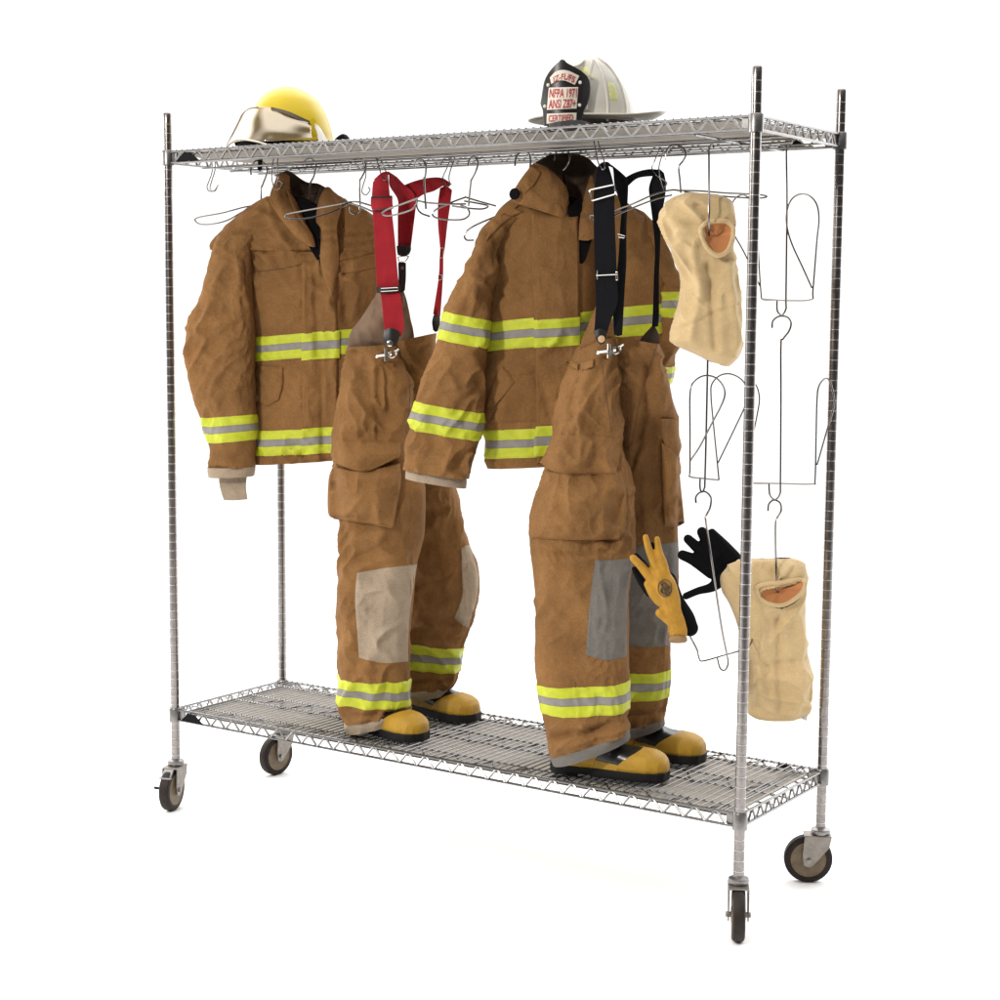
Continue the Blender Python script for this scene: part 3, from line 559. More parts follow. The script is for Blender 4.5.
# hems arch over the boots
t3 = bvh(n1); t3f = bvh(f1)
patch('cargo_pocket', t3, [[(333, 466), (360, 470), (400, 463)], [(328.5, 480), (360, 484), (401, 482)], [(328, 512), (360, 508), (397, 508)], [(334, 519), (362, 523), (393, 529)]], M['fabric'], tr1, lift=.004, thick=.02, bulge=.030, nu=70, nv=70, blur=6, wr=.007, seed=25)
patch('pocket_flap', t3, [[(333, 440), (362, 442), (400, 442)], [(333, 452), (362, 455), (400, 452)], [(334, 463), (364, 472), (399, 457)]], M['fabric'], tr1, lift=.026, thick=.004, bulge=.004, nu=60, nv=40, blur=8, wr=.003, seed=26, fade=.6)
patch('knee_patch', t3, [[(357, 573), (385, 568), (417, 564.5)], [(355, 600), (385, 598), (411.5, 600)], [(357, 630), (385, 628), (408.5, 632)], [(359, 658), (384, 663), (408, 661.5)]], M['fabric_tan'], tr1, lift=.001, thick=.003, bulge=.006, nu=60, nv=90, wr=.003, seed=27)
patch('knee_patch', t3f, [[(461, 549), (465, 546), (469.5, 545)], [(461.5, 572), (470, 572), (477.5, 572)], [(462, 595), (469, 597), (477, 596)], [(454, 618), (461, 624), (468.5, 628)]], M['fabric_tan'], tr1, lift=.0015, thick=.003, nu=36, nv=70)
# drill lining and bib at the waist
sheet('bib', A3, [[(379, 290, .05), (392, 289, .065), (403, 290, .045)], [(372, 302, .05), (390, 301, .07), (407, 303, .04)], [(361, 319, .05), (384, 317, .078), (410, 318, .04)], [(350, 334, .05), (376, 333, .075), (414, 336, .03)], [(347, 352, .03), (372, 354, .05), (411, 352, .04)]], M['fabric_tan2'] if 'fabric_tan2' in M else mat('faded_bib', (.16, .10, .062), .9, var=.2, vscale=20, bump=.3, bscale=600, weave=.3), tr1, .005, wr=.008, seed=28)
def clasp(parent, plane, x, y, off, w=.05):
    c = plane(x, y, off); m = MB(); fx = Rt*.96-Hd*.05+Up*.12
    m.tube([c-fx*w*.5, c+fx*w*.35], .0042, 8); m.tube([c-fx*w*.5-Up*.002, c-fx*w*.62], .006, 8); m.tube([c-Up*.017-Hd*.004, c+Up*.018-Hd*.004], .0048, 8); m.lathe([(.001, -.004), (.007, -.003), (.007, .003), (.001, .004)], c+fx*.006, -Hd, 16)
    ang = np.linspace(0, 2*np.pi, 20, endpoint=False); m.tube([c+fx*(.018+.010*math.cos(a))+Up*.009*math.sin(a)-Hd*.004 for a in ang], .0022, 6, closed=True)
    m.tube([c+fx*.026+Up*.006, c+fx*.036+Up*.012], .003, 8)
    return m.build('hook_clasp', M['buckle'], parent)
clasp(tr1, A3, 386, 355, .135, .045)

# ---------------------------------------------------------------- trousers on the right
A4 = Plane(.50, .20)
tr2 = thing('firefighter_trousers', base_of(A4, 600, .29), 'tan brown fire trousers with dark grey knee patches, held up by black suspenders', 'trousers', 'brown fire trousers standing in their boots')
f2 = Loft(A4, [(608, 336, 659, 344, .06, .03), (608, 350, 662, 355, .07, .02), (610, 398, 671, 398, .085, -.02), (612, 429, 678.5, 429, .088, -.07), (614, 460, 679.4, 460, .088, -.08), (616, 486, 679.4, 486, .088, -.09), (618, 528, 678, 528, .085, -.10), (618, 580, 678, 580, .08, -.11), (616, 620, 673, 622, .077, -.11), (616, 645, 670.5, 642, .075, -.11), (616, 668.5, 670, 665.5, .072, -.11), (616, 697.5, 667.5, 695, .07, -.11), (617, 708, 665.5, 706, .068, -.11), (619, 720, 664, 712, .066, -.11), (621, 726, 664.5, 715, .066, -.11)],
          amp=.0065, seed=31, folds=[(650, 362, 636, 440, 4.5, -.016), (636, 440, 628, 470, 3.5, -.010), (630, 352, 632, 430, 5, .006), (658, 350, 660, 440, 4, .006), (640, 470, 645, 540, 5, .005), (645, 560, 672, 580, 5, .005), (620, 712, 664, 706, 2.5, -.008), (646, 420, 652, 520, 4, -.004)])
f2.mesh('trouser_leg', M['fabric'], tr2, nu=170); f2.band('reflective_band', M['stripe'], tr2, 10, 11)
n2 = Loft(A4, [(583, 340, 616, 337, .05, .035), (574, 352, 618, 350, .07, .04), (567, 368, 618.5, 366, .085, .045), (559, 393, 619, 392, .095, .05), (552, 428, 621, 428, .10, .05), (546, 452, 624, 452, .10, .055), (541, 475, 629, 472, .10, .06), (534.5, 500, 633, 500, .10, .065), (530, 528, 634.5, 528, .098, .07), (531, 556, 634, 556, .092, .075), (533.5, 592, 627, 594, .088, .08), (534.5, 625, 626.5, 626, .084, .08),
               (536, 662, 627, 660, .08, .08), (538.5, 681.5, 627.5, 678, .078, .08), (542.5, 711.8, 627, 709, .076, .08), (545.5, 725, 624.5, 716, .076, .08), (548, 738, 626, 721, .078, .08), (549, 754, 628, 726, .077, .078)],
          amp=.0085, seed=32, folds=[(575, 392, 600, 352, 6, .009), (566, 432, 585, 390, 5, .007), (568, 428, 600, 438, 2.5, .004), (582, 395, 560, 440, 3, -.005), (600, 370, 612, 430, 6, .005), (538, 560, 600, 552, 4, .005), (540, 572, 580, 588, 6, .007), (545, 600, 570, 620, 5, .006), (540, 630, 575, 640, 5, .005), (590, 612, 615, 640, 4, .004), (552, 733, 612, 716, 3, -.012), (556, 742, 620, 722, 3, .009), (548, 722, 600, 716, 3, .007), (534, 548, 620, 544, 2.5, -.006), (578, 372, 566, 400, 4, -.006)])
n2.mesh('trouser_leg', M['fabric'], tr2, nu=240); n2.band('reflective_band', M['stripe'], tr2, 13, 14, wav=.9)
c2 = Loft(A4, [(549, 753.5, 628, 725.5, .078, .078), (550, 757, 628.5, 728, .080, .078), (553, 764, 629.5, 735.5, .077, .076)], amp=.002, seed=33); c2.mesh('cuff_trim', M['fabric_grey'], tr2, nu=130, step=1)
c2b = Loft(A4, [(621, 725.5, 664.5, 714, .068, -.11), (621.5, 728, 664.5, 716, .07, -.11), (623, 736, 665, 722, .068, -.11)], amp=.002, seed=34); c2b.mesh('cuff_trim', M['fabric_grey'], tr2, nu=100, step=1)
t4 = bvh(n2); t4f = bvh(f2)
patch('cargo_pocket', t4, [[(546, 470), (580, 472), (621, 470)], [(534, 499), (578, 496), (627, 496)], [(529.5, 522), (578, 520), (626, 522)], [(531, 538.5), (578, 540), (620, 540)]], M['fabric'], tr2, lift=.002, thick=.012, bulge=.022, nu=80, nv=70, blur=6, wr=.009, seed=35)
patch('pocket_flap', t4, [[(556, 435), (585, 436), (620, 437)], [(547, 452), (585, 452), (620, 452)], [(540, 463), (560, 473), (610, 474), (618, 466)]], M['fabric'], tr2, lift=.015, thick=.004, bulge=.003, nu=70, nv=40, blur=5, wr=.003, seed=36, fade=.6)
patch('knee_patch', t4, [[(595, 560), (612, 560), (634, 558)], [(591, 592), (610, 591), (628, 592)], [(588, 625), (608, 626), (627, 626)], [(586, 655), (606, 660), (626.5, 657)]], M['fabric_grey'], tr2, lift=.001, thick=.003, bulge=.005, nu=50, nv=80, wr=.003, seed=37)
patch('knee_patch', t4f, [[(627, 547), (650, 545), (678, 542)], [(626, 580), (650, 580), (677, 580)], [(626, 612), (650, 614), (674, 615)], [(627, 646), (650, 647), (670, 645.5)]], M['fabric_grey'], tr2, lift=.001, thick=.003, bulge=.003, nu=50, nv=80, wr=.003, seed=38)
patch('pocket_flap', t4f, [[(661, 419), (670, 419), (678, 420)], [(662, 436), (671, 438), (679, 440)], [(667, 452), (673, 456), (679.5, 458)]], M['fabric'], tr2, lift=.012, thick=.006, nu=30, nv=40, blur=6)
patch('cargo_pocket', t4f, [[(661, 440), (670, 447), (680, 458)], [(661, 470), (672, 474), (680, 476)], [(662, 500), (674, 504), (683, 506)], [(664, 526), (676, 527), (684.5, 523)]], M['fabric'], tr2, lift=.004, thick=.012, bulge=.012, nu=36, nv=70, blur=6, wr=.006, seed=39)
patch('waist_tab', t4, [[(566, 359), (572, 361), (579, 364)], [(565, 362), (571, 365), (578.5, 368)], [(565, 364), (571, 367), (578.5, 370.5)]], M['fabric'], tr2, lift=.006, thick=.005, nu=24, nv=14)
patch('waist_tab', t4, [[(581, 362), (587, 360), (594, 359)], [(581, 366), (587, 364), (594, 362.5)], [(581.5, 370), (587, 369), (593.5, 367)]], M['fabric'], tr2, lift=.006, thick=.005, nu=24, nv=14)
sheet('bib', A4, [[(597, 304, .06), (603, 306, .065), (607, 306, .06)], [(590, 322, .07), (602, 323, .09), (612, 322, .07)], [(582, 341, .07), (600, 341, .09), (616, 340, .08)], [(576, 360, .05), (598, 358, .06), (616, 356, .05)]], M['fabric'], tr2, .005, wr=.004, seed=41)
sheet('bib', A4, [[(652, 326, .0), (655, 328, .0), (658, 334, .0)], [(640, 340, .02), (650, 342, .02), (659, 346, .01)], [(636, 352, .02), (650, 352, .02), (660, 354, .01)]], M['lining'], tr2, .005)
clasp(tr2, A4, 609, 351, .155, .05)

for t_, par, lines in ((t3, tr1, ([(398, 352), (407, 372), (410, 400), (406, 436)],)), (t4, tr2, ([(602, 365), (606, 395), (612, 432)], [(575.4, 682), (575.6, 696), (575.3, 709)])), (t4f, tr2, ([(628, 352), (627, 400), (630, 470)], [(655, 350), (640, 400), (632, 445)]))):
    for l_ in lines: seam('stitching', t_, l_, par, r=.0009)
# ---------------------------------------------------------------- boots (built once, copied)
M['boot'] = mat('black_rubber', (.012, .011, .011), .28, bump=.15, bscale=60, bdist=.002, spec=.5)
M['yellow_rubber'] = mat('yellow_rubber', (.36, .20, .014), .6, var=.18, vscale=26, bump=.35, bscale=500, bdist=.0008, spec=.35, grain=.08)
M['sole'] = mat('sole_rubber', (.010, .009, .009), .7, bump=.4, bscale=200, spec=.2)
BL_ = .302
def foot(u, ph, lift=0., z0=.0):
    """u 0 heel .. 1 toe ; ph 0..pi over the top"""
    u = np.asarray(u, float); ph = np.asarray(ph, float)
    w_ = np.interp(u, [0, .06, .15, .35, .5, .7, .84, .93, .975, .993, 1], [.006, .030, .037, .037, .042, .052, .052, .043, .030, .017, .0005])
    h_ = np.interp(u, [0, .04, .12, .3, .42, .54, .66, .78, .88, .95, .985, .994, 1], [.040, .068, .088, .098, .086, .066, .054, .051, .048, .038, .026, .018, .0005])
    c, s = np.cos(ph), np.sin(ph); ex = .8
    y = (w_+lift)*np.sign(c)*np.abs(c)**ex; z = z0+(h_+lift)*np.abs(s)**.62
    x = BL_*u+lift*np.where(u > .9, 1, 0)
    return np.stack([x, y, z], -1)
def footgrid(name, mat_, parent, uf, n=60, m=44, lift=0., ph0=0., ph1=np.pi, z0=.022):
    ph = np.linspace(ph0, ph1, m); V = []
    for i in range(n):
        k = i/(n-1); u = uf(k, ph); V.append(foot(u, ph, lift if i < n-1 or lift > .002 else -.001, z0))
    V = np.array(V); F = gridf(n, m); o = add(name, V.reshape(-1, 3), F, mat_, parent, local=True); md = o.modifiers.new('thickness', 'SOLIDIFY'); md.thickness = .003; md.offset = -1; return o
def make_boot(loc, rz, label):
    b = thing('rubber_boot', loc, label, 'boot', 'black and yellow rubber fire boots', rz)
    us = 1-(1-np.linspace(0, 1, 70))**1.5; us = .5*us+.5*np.linspace(0, 1, 70)
    ph = np.linspace(0, np.pi, 44); V = np.array([foot(np.full(44, u), ph, 0, .022) for u in us])
    up = add('upper', V.reshape(-1, 3), gridf(70, 44), M['boot'], b, local=True)
    cap = lambda k, p: 1-(1-k)*(.38+.0*p-.07*np.sin(p)+.0)
    footgrid('toe_cap', M['yellow_rubber'], b, lambda k, p: 1-(1-k)**1.6*(.225+.19*(1-np.sin(p))), lift=.0022)
    # low yellow rand on both sides
    for a, c_ in ((0, .12), (np.pi-.12, np.pi)):
        footgrid('rand', M['yellow_rubber'], b, lambda k, p: .02+.66*k+0*p, lift=.0018, ph0=a, ph1=c_, m=14)
    footgrid('strap', M['yellow_rubber'], b, lambda k, p: .27+.12*k+.15*np.sin(p), lift=.0024, n=14)
    # shaft
    V = []; S = 36; an = np.linspace(0, 2*np.pi, S, endpoint=False)
    for z, cx, rx, ry in ((.07, .070, .050, .034), (.10, .068, .052, .036), (.13, .064, .050, .038), (.155, .066, .046, .038)):
        V.append(np.stack([cx+rx*np.cos(an), ry*np.sin(an), 0*an+z], -1))
    sh = add('shaft', np.vstack(V), gridf(len(V), S, True), M['boot'], b, local=True)
    # sole with heel block
    out = [(x, y) for x, y in [(u*BL_+(.004 if u > .9 else -.003 if u < .1 else 0), float(foot(u, 0, .004)[1])) for u in np.concatenate([np.linspace(0, 1, 40)])]]
    ring = [(x, y) for x, y in out]+[(x, -y) for x, y in out[::-1]]; m_ = MB()
    def slab(rg, z0, z1):
        n = len(rg); m_.put([(x, y, z0) for x, y in rg]+[(x, y, z1) for x, y in rg], [list(range(n))[::-1], list(range(n, 2*n))]+[[i, (i+1) % n, (i+1) % n+n, i+n] for i in range(n)])
    slab(ring, .005, .024)
    hl = [p for p in ring if p[0] < .082]; slab(hl, 0, .0051)
    ft = [(x, y*.98) for x, y in ring if x > .105]; slab(ft, .001, .0052)
    m_.build('sole', M['sole'], b, shade=False, local=True, bevel=.0015)
    return b
DECK = ZB+.0215
def boot_at(px, py, dy, rz, first=None, label=None):
    """the near edge of the toe end touches the deck under this picture point"""
    d = ray(px, py); p = CAM+d*((DECK-CAM[2])/d[2]); return p
bt = make_boot((0, 0, 0), 0, 'yellow toed rubber boot under the near leg of the trousers with red suspenders')
def place(b, toe, rz):
    d = np.array([math.cos(rz), math.sin(rz), 0.]); b.location = tuple(np.array([toe[0], toe[1], DECK])-d*BL_); b.rotation_euler = (0, 0, rz)
def copy_tree(o, label, parent=None):
    c = o.copy(); sc.collection.objects.link(c)
    if parent is not None: c.parent = parent; c.matrix_parent_inverse = Matrix.Identity(4)
    else: c['label'] = label
    for ch in list(o.children): copy_tree(ch, None, c)
    return c
b_2 = copy_tree(bt, 'yellow toed rubber boot under the far leg of the trousers with red suspenders')
b_3 = copy_tree(bt, 'yellow toed rubber boot under the near leg of the trousers with black suspenders')
b_4 = copy_tree(bt, 'yellow toed rubber boot under the far leg of the trousers with black suspenders')
place(bt, (-.086, .098), -.16); place(b_2, (-.098, .365), -.12); place(b_3, (.645, .150), .30); place(b_4, (.642, .350), .12)

# ---------------------------------------------------------------- suspenders
su1 = thing('suspenders', base_of(A3, 392, 1.35), 'bright red webbing suspenders looped over a hook and buttoned to the left trousers', 'suspenders', 'suspenders holding up the trousers')
sheet('strap', A3, [[(373, 182, .11), (380, 176, .11), (388, 172, .105)], [(372, 200, .115), (381, 198, .118), (390, 197, .115)], [(374, 230, .12), (384, 230, .12), (394, 230, .12)], [(377, 285, .125), (387, 286, .125), (399, 287, .125)], [(381, 296, .13), (391, 296, .13), (401, 296, .13)], [(384, 326, .135), (393, 326, .135), (404, 325, .135)], [(385, 337, .14), (393, 339, .14), (401, 336, .14)]], M['red'], su1, .0035, wr=.0015, seed=50)
sheet('strap', A3, [[(374, 180, .108), (382, 173, .108), (389, 171.5, .10)], [(388, 172, .10), (396, 177, .08), (402, 184, .07)], [(390, 186, .09), (402, 190, .06), (413, 192, .05)], [(398, 200, .06), (408, 200, .04), (416, 203, .04)], [(398, 216, .055), (407, 218, .04), (415, 214, .04)], [(398, 247, .06), (405, 247, .05), (411, 246, .05)]], M['red'], su1, .0035)
sheet('strap', A3, [[(396, 189, .045), (404, 196, .045), (414, 201, .045)], [(412, 182, .03), (416, 190, .03), (424, 194, .03)], [(428, 178, .01), (430, 184, .01), (434, 191, .01)], [(442, 178, -.02), (442, 181, -.02), (443, 186, -.02)], [(452, 184, -.03), (448, 186, -.03), (444, 188, -.03)]], M['red'], su1, .0035)
sheet('strap', A3, [[(440, 188, -.025), (446, 186, -.03), (452, 190, -.035)], [(438, 205, -.02), (444, 206, -.025), (450, 206, -.03)], [(438, 225, -.02), (442, 226, -.02), (447, 226, -.03)], [(440, 248, -.02), (442, 248, -.02), (445, 247, -.02)], [(439.5, 258, -.02), (441.5, 258, -.02), (443.5, 258, -.02)], [(438.5, 278, -.02), (440.5, 278, -.02), (443, 278, -.02)], [(433, 314, -.01), (436.5, 316, -.01), (440, 316, -.02)]], M['red'], su1, .003)
# sliders, buckles, ends
def loopbox(plane, pts, r, closed=True):
    P = np.array([plane(*p) for p in pts]); Q = []
    n = len(P)
    for i in range(n if closed else n-1):
        a, b = P[i], P[(i+1) % n]
        for k in np.linspace(.06, .94, 5): Q.append(a+(b-a)*k)
    return np.array(Q), r
def buckle(parent, plane, pts, r=.0018, m=None, name='buckle'):
    Q, r = loopbox(plane, pts, r); return MB().tube(Q, r, 7, closed=True).build(name, m or M['buckle'], parent)
sheet('slider', A3, [[(371, 199, .13), (381, 198.5, .135), (392.5, 198, .13)], [(371, 204, .135), (381, 203.5, .14), (392.5, 202, .135)], [(372, 209, .13), (381, 208.5, .135), (393, 207, .13)]], M['red'], su1, .006)
sheet('slider_edge', A3, [[(371, 197, .13), (381, 197, .134), (392, 196, .13)], [(371, 198.6, .134), (381, 198.4, .138), (392.5, 197.5, .134)]], M['leather'], su1, .004)
sheet('slider_edge', A3, [[(372, 208.4, .13), (381, 208.2, .134), (393, 206.8, .13)], [(372.5, 210.4, .132), (381, 210, .136), (393, 208.8, .132)]], M['leather'], su1, .004)
sheet('strap_end', A3, [[(384.5, 330, .146), (391, 328, .15), (399, 331, .146)], [(383.5, 338, .148), (391, 338, .152), (399, 338, .148)], [(386, 345, .15), (390.5, 347, .152), (396, 345, .15)]], M['leather'], su1, .004)
MB().lathe([(.001, -.002), (.0085, -.001), (.0085, .0015), (.004, .003), (.001, .003)], A3(390, 343.5, .156), -Hd, 20).build('button', M['buckle'], su1)
sheet('strap_end', A3, [[(396.5, 246, .06), (403, 246, .06), (411, 246, .06)], [(397, 251, .062), (404, 252, .062), (411, 250, .062)], [(398, 255, .06), (404, 256.5, .062), (409, 254, .06)]], M['leather'], su1, .005)
buckle(su1, A3, [(398, 257, .06), (409, 256, .06), (406, 261, .06), (399, 262, .06)])
sheet('rear_tab', A3, [[(398, 263, .055), (402, 262, .055), (406, 263, .055)], [(398.5, 278, .06), (402, 278, .06), (406, 277, .06)], [(398, 292, .065), (402, 293, .065), (405, 290, .065)]], M['leather'], su1, .004)
MB().lathe([(.001, -.001), (.005, -.001), (.005, .002), (.001, .002)], A3(402.5, 268, .062), -Hd, 14).build('button', M['buckle'], su1)
sheet('adjuster', A3, [[(376, 287, .133), (388, 287.5, .137), (401, 285.5, .133)], [(377, 293, .133), (388, 293, .137), (401, 291, .133)]], M['leather'], su1, .005)
buckle(su1, A3, [(381, 288.5, .142), (398, 287.5, .142), (398, 290.5, .142), (381, 291.5, .142)], .0011)
buckle(su1, A3, [(440.5, 248, -.014), (443.5, 248, -.014), (443, 258, -.014), (440, 258, -.014)], .0012); buckle(su1, A3, [(438.5, 275, -.014), (442, 275, -.014), (441.5, 280, -.014), (438.5, 280, -.014)], .0012)
sheet('strap_end', A3, [[(433.5, 315, -.005), (437, 316, -.005), (440, 316, -.005)], [(432, 322, .0), (436, 323, .0), (440, 323, .0)], [(433, 330, .0), (435.5, 332, .0), (438, 331, .0)]], M['leather'], su1, .004)

su2 = thing('suspenders', base_of(A4, 610, 1.35), 'black webbing suspenders with a silver slider, buttoned to the right trousers', 'suspenders', 'suspenders holding up the trousers')
sheet('strap', A4, [[(597, 168, .12), (601, 163, .11), (607, 162, .10)], [(594, 190, .125), (604, 189, .125), (614, 187, .125)], [(593.5, 215, .13), (604, 215, .13), (614.5, 215, .13)], [(595, 276, .135), (606, 277, .135), (617, 277, .135)], [(596, 300, .14), (607, 302, .14), (618, 301, .14)], [(595, 320, .15), (603, 321, .15), (611, 320, .15)], [(594, 334, .155), (600, 335, .155), (607, 333, .155)]], M['black_web'], su2, .0035, wr=.0015, seed=60)
sheet('strap', A4, [[(599, 166, .118), (604, 163, .11), (608, 162, .105)], [(612, 166, .09), (618, 171, .08), (626, 178, .075)], [(615, 186, .085), (622, 186, .075), (628, 184, .07)], [(621, 208, .075), (624, 208, .075), (627, 207, .07)], [(620, 230, .075), (623, 230, .075), (626, 229, .07)], [(618, 262, .085), (622, 262, .085), (626, 262, .08)], [(613, 300, .12), (619, 300, .12), (624, 298, .115)], [(614, 334, .14), (618, 336, .14), (622, 335, .135)]], M['black_web'], su2, .0035)
sheet('strap', A4, [[(620, 181, .07), (626, 184, .07), (628, 186, .07)], [(634, 173, .04), (636, 176, .04), (638, 178, .04)], [(648, 169.5, .01), (650, 172, .01), (652, 176, .01)], [(660, 170, -.01), (661, 173, -.01), (662, 176, -.01)]], M['black_web'], su2, .0035)
sheet('strap', A4, [[(654, 172, .0), (659, 169, .0), (664, 173, .0)], [(649, 187, .0), (658, 186, .0), (666, 184, .0)], [(650, 200, .0), (657, 200, .0), (665, 197, .0)], [(653, 225, .0), (657, 225, .0), (661, 222, .0)], [(655, 250, .0), (657.5, 250, .0), (660, 250, .0)], [(654, 275, .0), (656.5, 276, .0), (659, 276, .0)], [(653, 310, .01), (656, 312, .01), (659, 312, .01)], [(652, 326, .015), (655, 327, .015), (658, 326, .01)]], M['black_web'], su2, .003)
buckle(su2, A4, [(589.5, 190, .14), (614.5, 184.5, .14), (615.5, 194, .14), (591.5, 201, .14)], .0019, name='slider')
buckle(su2, A4, [(597.5, 270, .143), (597.5, 280, .143)], .0016); MB().tube(smooth([A4(596, 275.5, .145), A4(606, 275, .146), A4(617, 274.5, .145)], 10), .0011, 6).build('buckle', M['buckle'], su2); buckle(su2, A4, [(616, 272, .145), (617.5, 272, .145), (617.5, 280, .145), (616, 280, .145)], .0013)
buckle(su2, A4, [(617.5, 234, .10), (625, 236, .10), (624, 238, .10), (617.5, 237, .10)], .0012)
ang = np.linspace(0, 2*np.pi, 18, endpoint=False)
MB().tube([A4(592+2.4*math.cos(a), 217.5+2.6*math.sin(a), .11) for a in ang], .0018, 6, closed=True).build('ring', M['buckle'], su2)
sheet('strap_end', A4, [[(594.5, 331, .16), (600, 329, .163), (606.5, 331, .16)], [(595.5, 338, .162), (600.5, 339, .165), (606, 338, .162)], [(598, 343, .162), (601, 344.5, .163), (604.5, 343, .162)]], M['leather'], su2, .004)
M['wood_button'] = mat('tan_button', (.48, .30, .16), .5)
MB().lathe([(.001, -.002), (.0085, -.001), (.0085, .0015), (.005, .003), (.001, .0025)], A4(601.5, 339, .169), -Hd, 20).build('button', M['wood_button'], su2)

# ---------------------------------------------------------------- coat hangers and hooks of bent wire
def wire(parent, name, plane, pts, r=.0019, n=60, closed=False, m=None):
    P = smooth(pts, n, closed) if len(pts) > 2 else np.array([np.array(pts[0])+(np.array(pts[1])-np.array(pts[0]))*k for k in np.linspace(0, 1, 6)])
    return MB().tube(plane(P[:, 0], P[:, 1], P[:, 2]), r, 8, closed=closed).build(name, m or M['hanger'], parent)
def coat_hanger(plane, cx, label, hook, arms, rr=.0026):
    h = thing('coat_hanger', base_of(plane, cx, 1.80), label, 'coat hanger', 'chrome wire coat hangers under the top shelf')
    wire(h, 'hook', plane, hook, rr)
    for a in arms: wire(h, 'arm', plane, a, rr*.92, 70)
    return h
PH = Plane(-.74, .24)
coat_hanger(PH, 262, 'wire hanger whose arm sticks out above the left shoulder of the left coat', [(251, 175, 0), (251, 168, 0), (256, 161, 0), (264, 163, 0), (267, 172, 0), (263, 184, 0), (261, 190, 0), (261.5, 207, 0)],
            [[(262, 205, .01), (245, 207, .01), (222, 213, .0), (200, 217, .0), (195, 220, .0), (200, 224, .0), (212, 224, .0), (228, 220, .0), (246, 210, -.01), (262, 206, -.01)], [(262, 205, 0), (275, 208, -.02), (290, 214, -.04)]])
coat_hanger(A1, 311, 'wire hanger inside the collar of the left coat', [(303, 166, -.0), (305, 161, 0), (311, 159, 0), (316, 165, 0), (314, 176, 0), (310, 185, 0), (309.5, 203, 0)],
            [[(309.5, 202, 0), (290, 206, 0), (262, 216, 0), (252, 221, 0)], [(309.5, 202, 0), (330, 208, 0), (352, 218, 0)]])
PH3 = Plane(-.36, .13)
coat_hanger(PH3, 358, 'empty wire hanger in front of the left coat, its arm crossing the collar', [(350, 170, 0), (351, 163, 0), (356, 159, 0), (363, 160, 0), (366, 168, 0), (362, 177, 0), (359.5, 183, 0), (360, 205, 0), (359, 211, 0), (355, 214, 0), (350.5, 212, 0), (350, 207, 0)],
            [[(350, 202, .01), (330, 206, .01), (303, 211, .01), (288, 214, .01), (285, 217, .015), (290, 219, .02), (303, 219, .02), (322, 215, .02), (338, 209, .02), (349, 203, .015)], [(349, 202, .01), (358, 202, .01), (372, 206, .0), (384, 211, .0)], [(349, 203, .015), (362, 207, .01), (376, 213, .0)]])
PH4 = Plane(-.14, .14)
coat_hanger(PH4, 425, 'empty wire hanger crossing in front of the red suspenders', [(414, 168, .1), (416, 161, .1), (422, 160, .1), (426, 166, .1), (425, 178, .1), (424, 180, .1), (426, 209, .1)],
            [[(418, 198, .10), (402, 204, .10), (388, 209, .10), (382, 213.5, .10), (388, 216, .10), (402, 213, .10), (412, 209, .10), (417, 203, .10)], [(417, 199, .10), (417, 207, .10), (421, 213, .10), (430, 216.5, .10)], [(414, 200, .09), (430, 203, .08), (452, 204, .07), (466, 204, .06)]])
coat_hanger(Plane(-.02, .22), 470, 'empty wire hanger between the red suspenders and the right coat', [(468, 166, 0), (470, 159, 0), (475, 157, 0), (478, 163, 0), (476, 171, 0), (471.5, 180, 0), (471, 182, 0), (468.5, 206, 0)],
            [[(466, 197, .0), (450, 203, .01), (437, 209, .01), (432.5, 214, .01), (437, 218, .01), (452, 220, .01), (464, 219, .01), (469.5, 214, .01), (467, 208, .01), (460, 205, .01)], [(465, 197, .0), (478, 201, -.01), (496, 206, -.02)], [(452, 206, .0), (466, 208, .0), (482, 209, -.01), (488, 206, -.02), (476, 203, -.02), (464, 201, -.01)]])
coat_hanger(A2, 522, 'wire hanger half hidden at the left shoulder of the right coat', [(515, 166, -.02), (516, 158, -.02), (521, 152, -.02), (528, 153, -.02), (530.5, 160, -.02), (530, 168, -.02)],
            [[(492, 218, .02), (478, 224, .03), (468, 230, .03), (464.5, 236, .03), (467, 240, .03), (474, 240, .03)], [(530, 170, -.02), (528, 190, -.01), (510, 210, .0), (492, 218, .02)]])
coat_hanger(A2, 566, 'wire hanger hooked inside the raised collar of the right coat', [(554, 161, .02), (556, 153, .0), (562, 148, .0), (568, 151, .0), (569.5, 158, .03), (566.5, 166, .045), (563, 170, .05)],
            [[(563, 170, .05), (563, 190, -.02), (540, 202, .0), (520, 208, .0)], [(563, 190, -.02), (590, 200, -.02), (610, 208, -.02)]], rr=.0021)
PH8 = Plane(.58, .16)
coat_hanger(PH8, 682, 'wire hanger whose long arms cross behind the cream hood at the top right', [(665, 160, 0), (667, 150, 0), (673, 145, 0), (682, 147, 0), (686, 154, 0), (683, 161, 0), (679, 167, 0), (680, 180, 0), (681, 193, 0)],
            [[(681, 191, .0), (672, 190, .0), (655, 194, .0), (630, 205, .0), (604, 214, .0), (596, 218, .0), (594, 222, .01), (602, 221, .02), (630, 209, .02), (656, 199, .02), (672, 195, .01)], [(681, 190.5, .0), (700, 191, .0), (725, 193, .0), (748, 194, .0), (762, 195, .0), (767, 196.5, .0), (762, 198, .01), (748, 198, .02), (720, 196, .02), (684, 192, .01)]], rr=.0023)

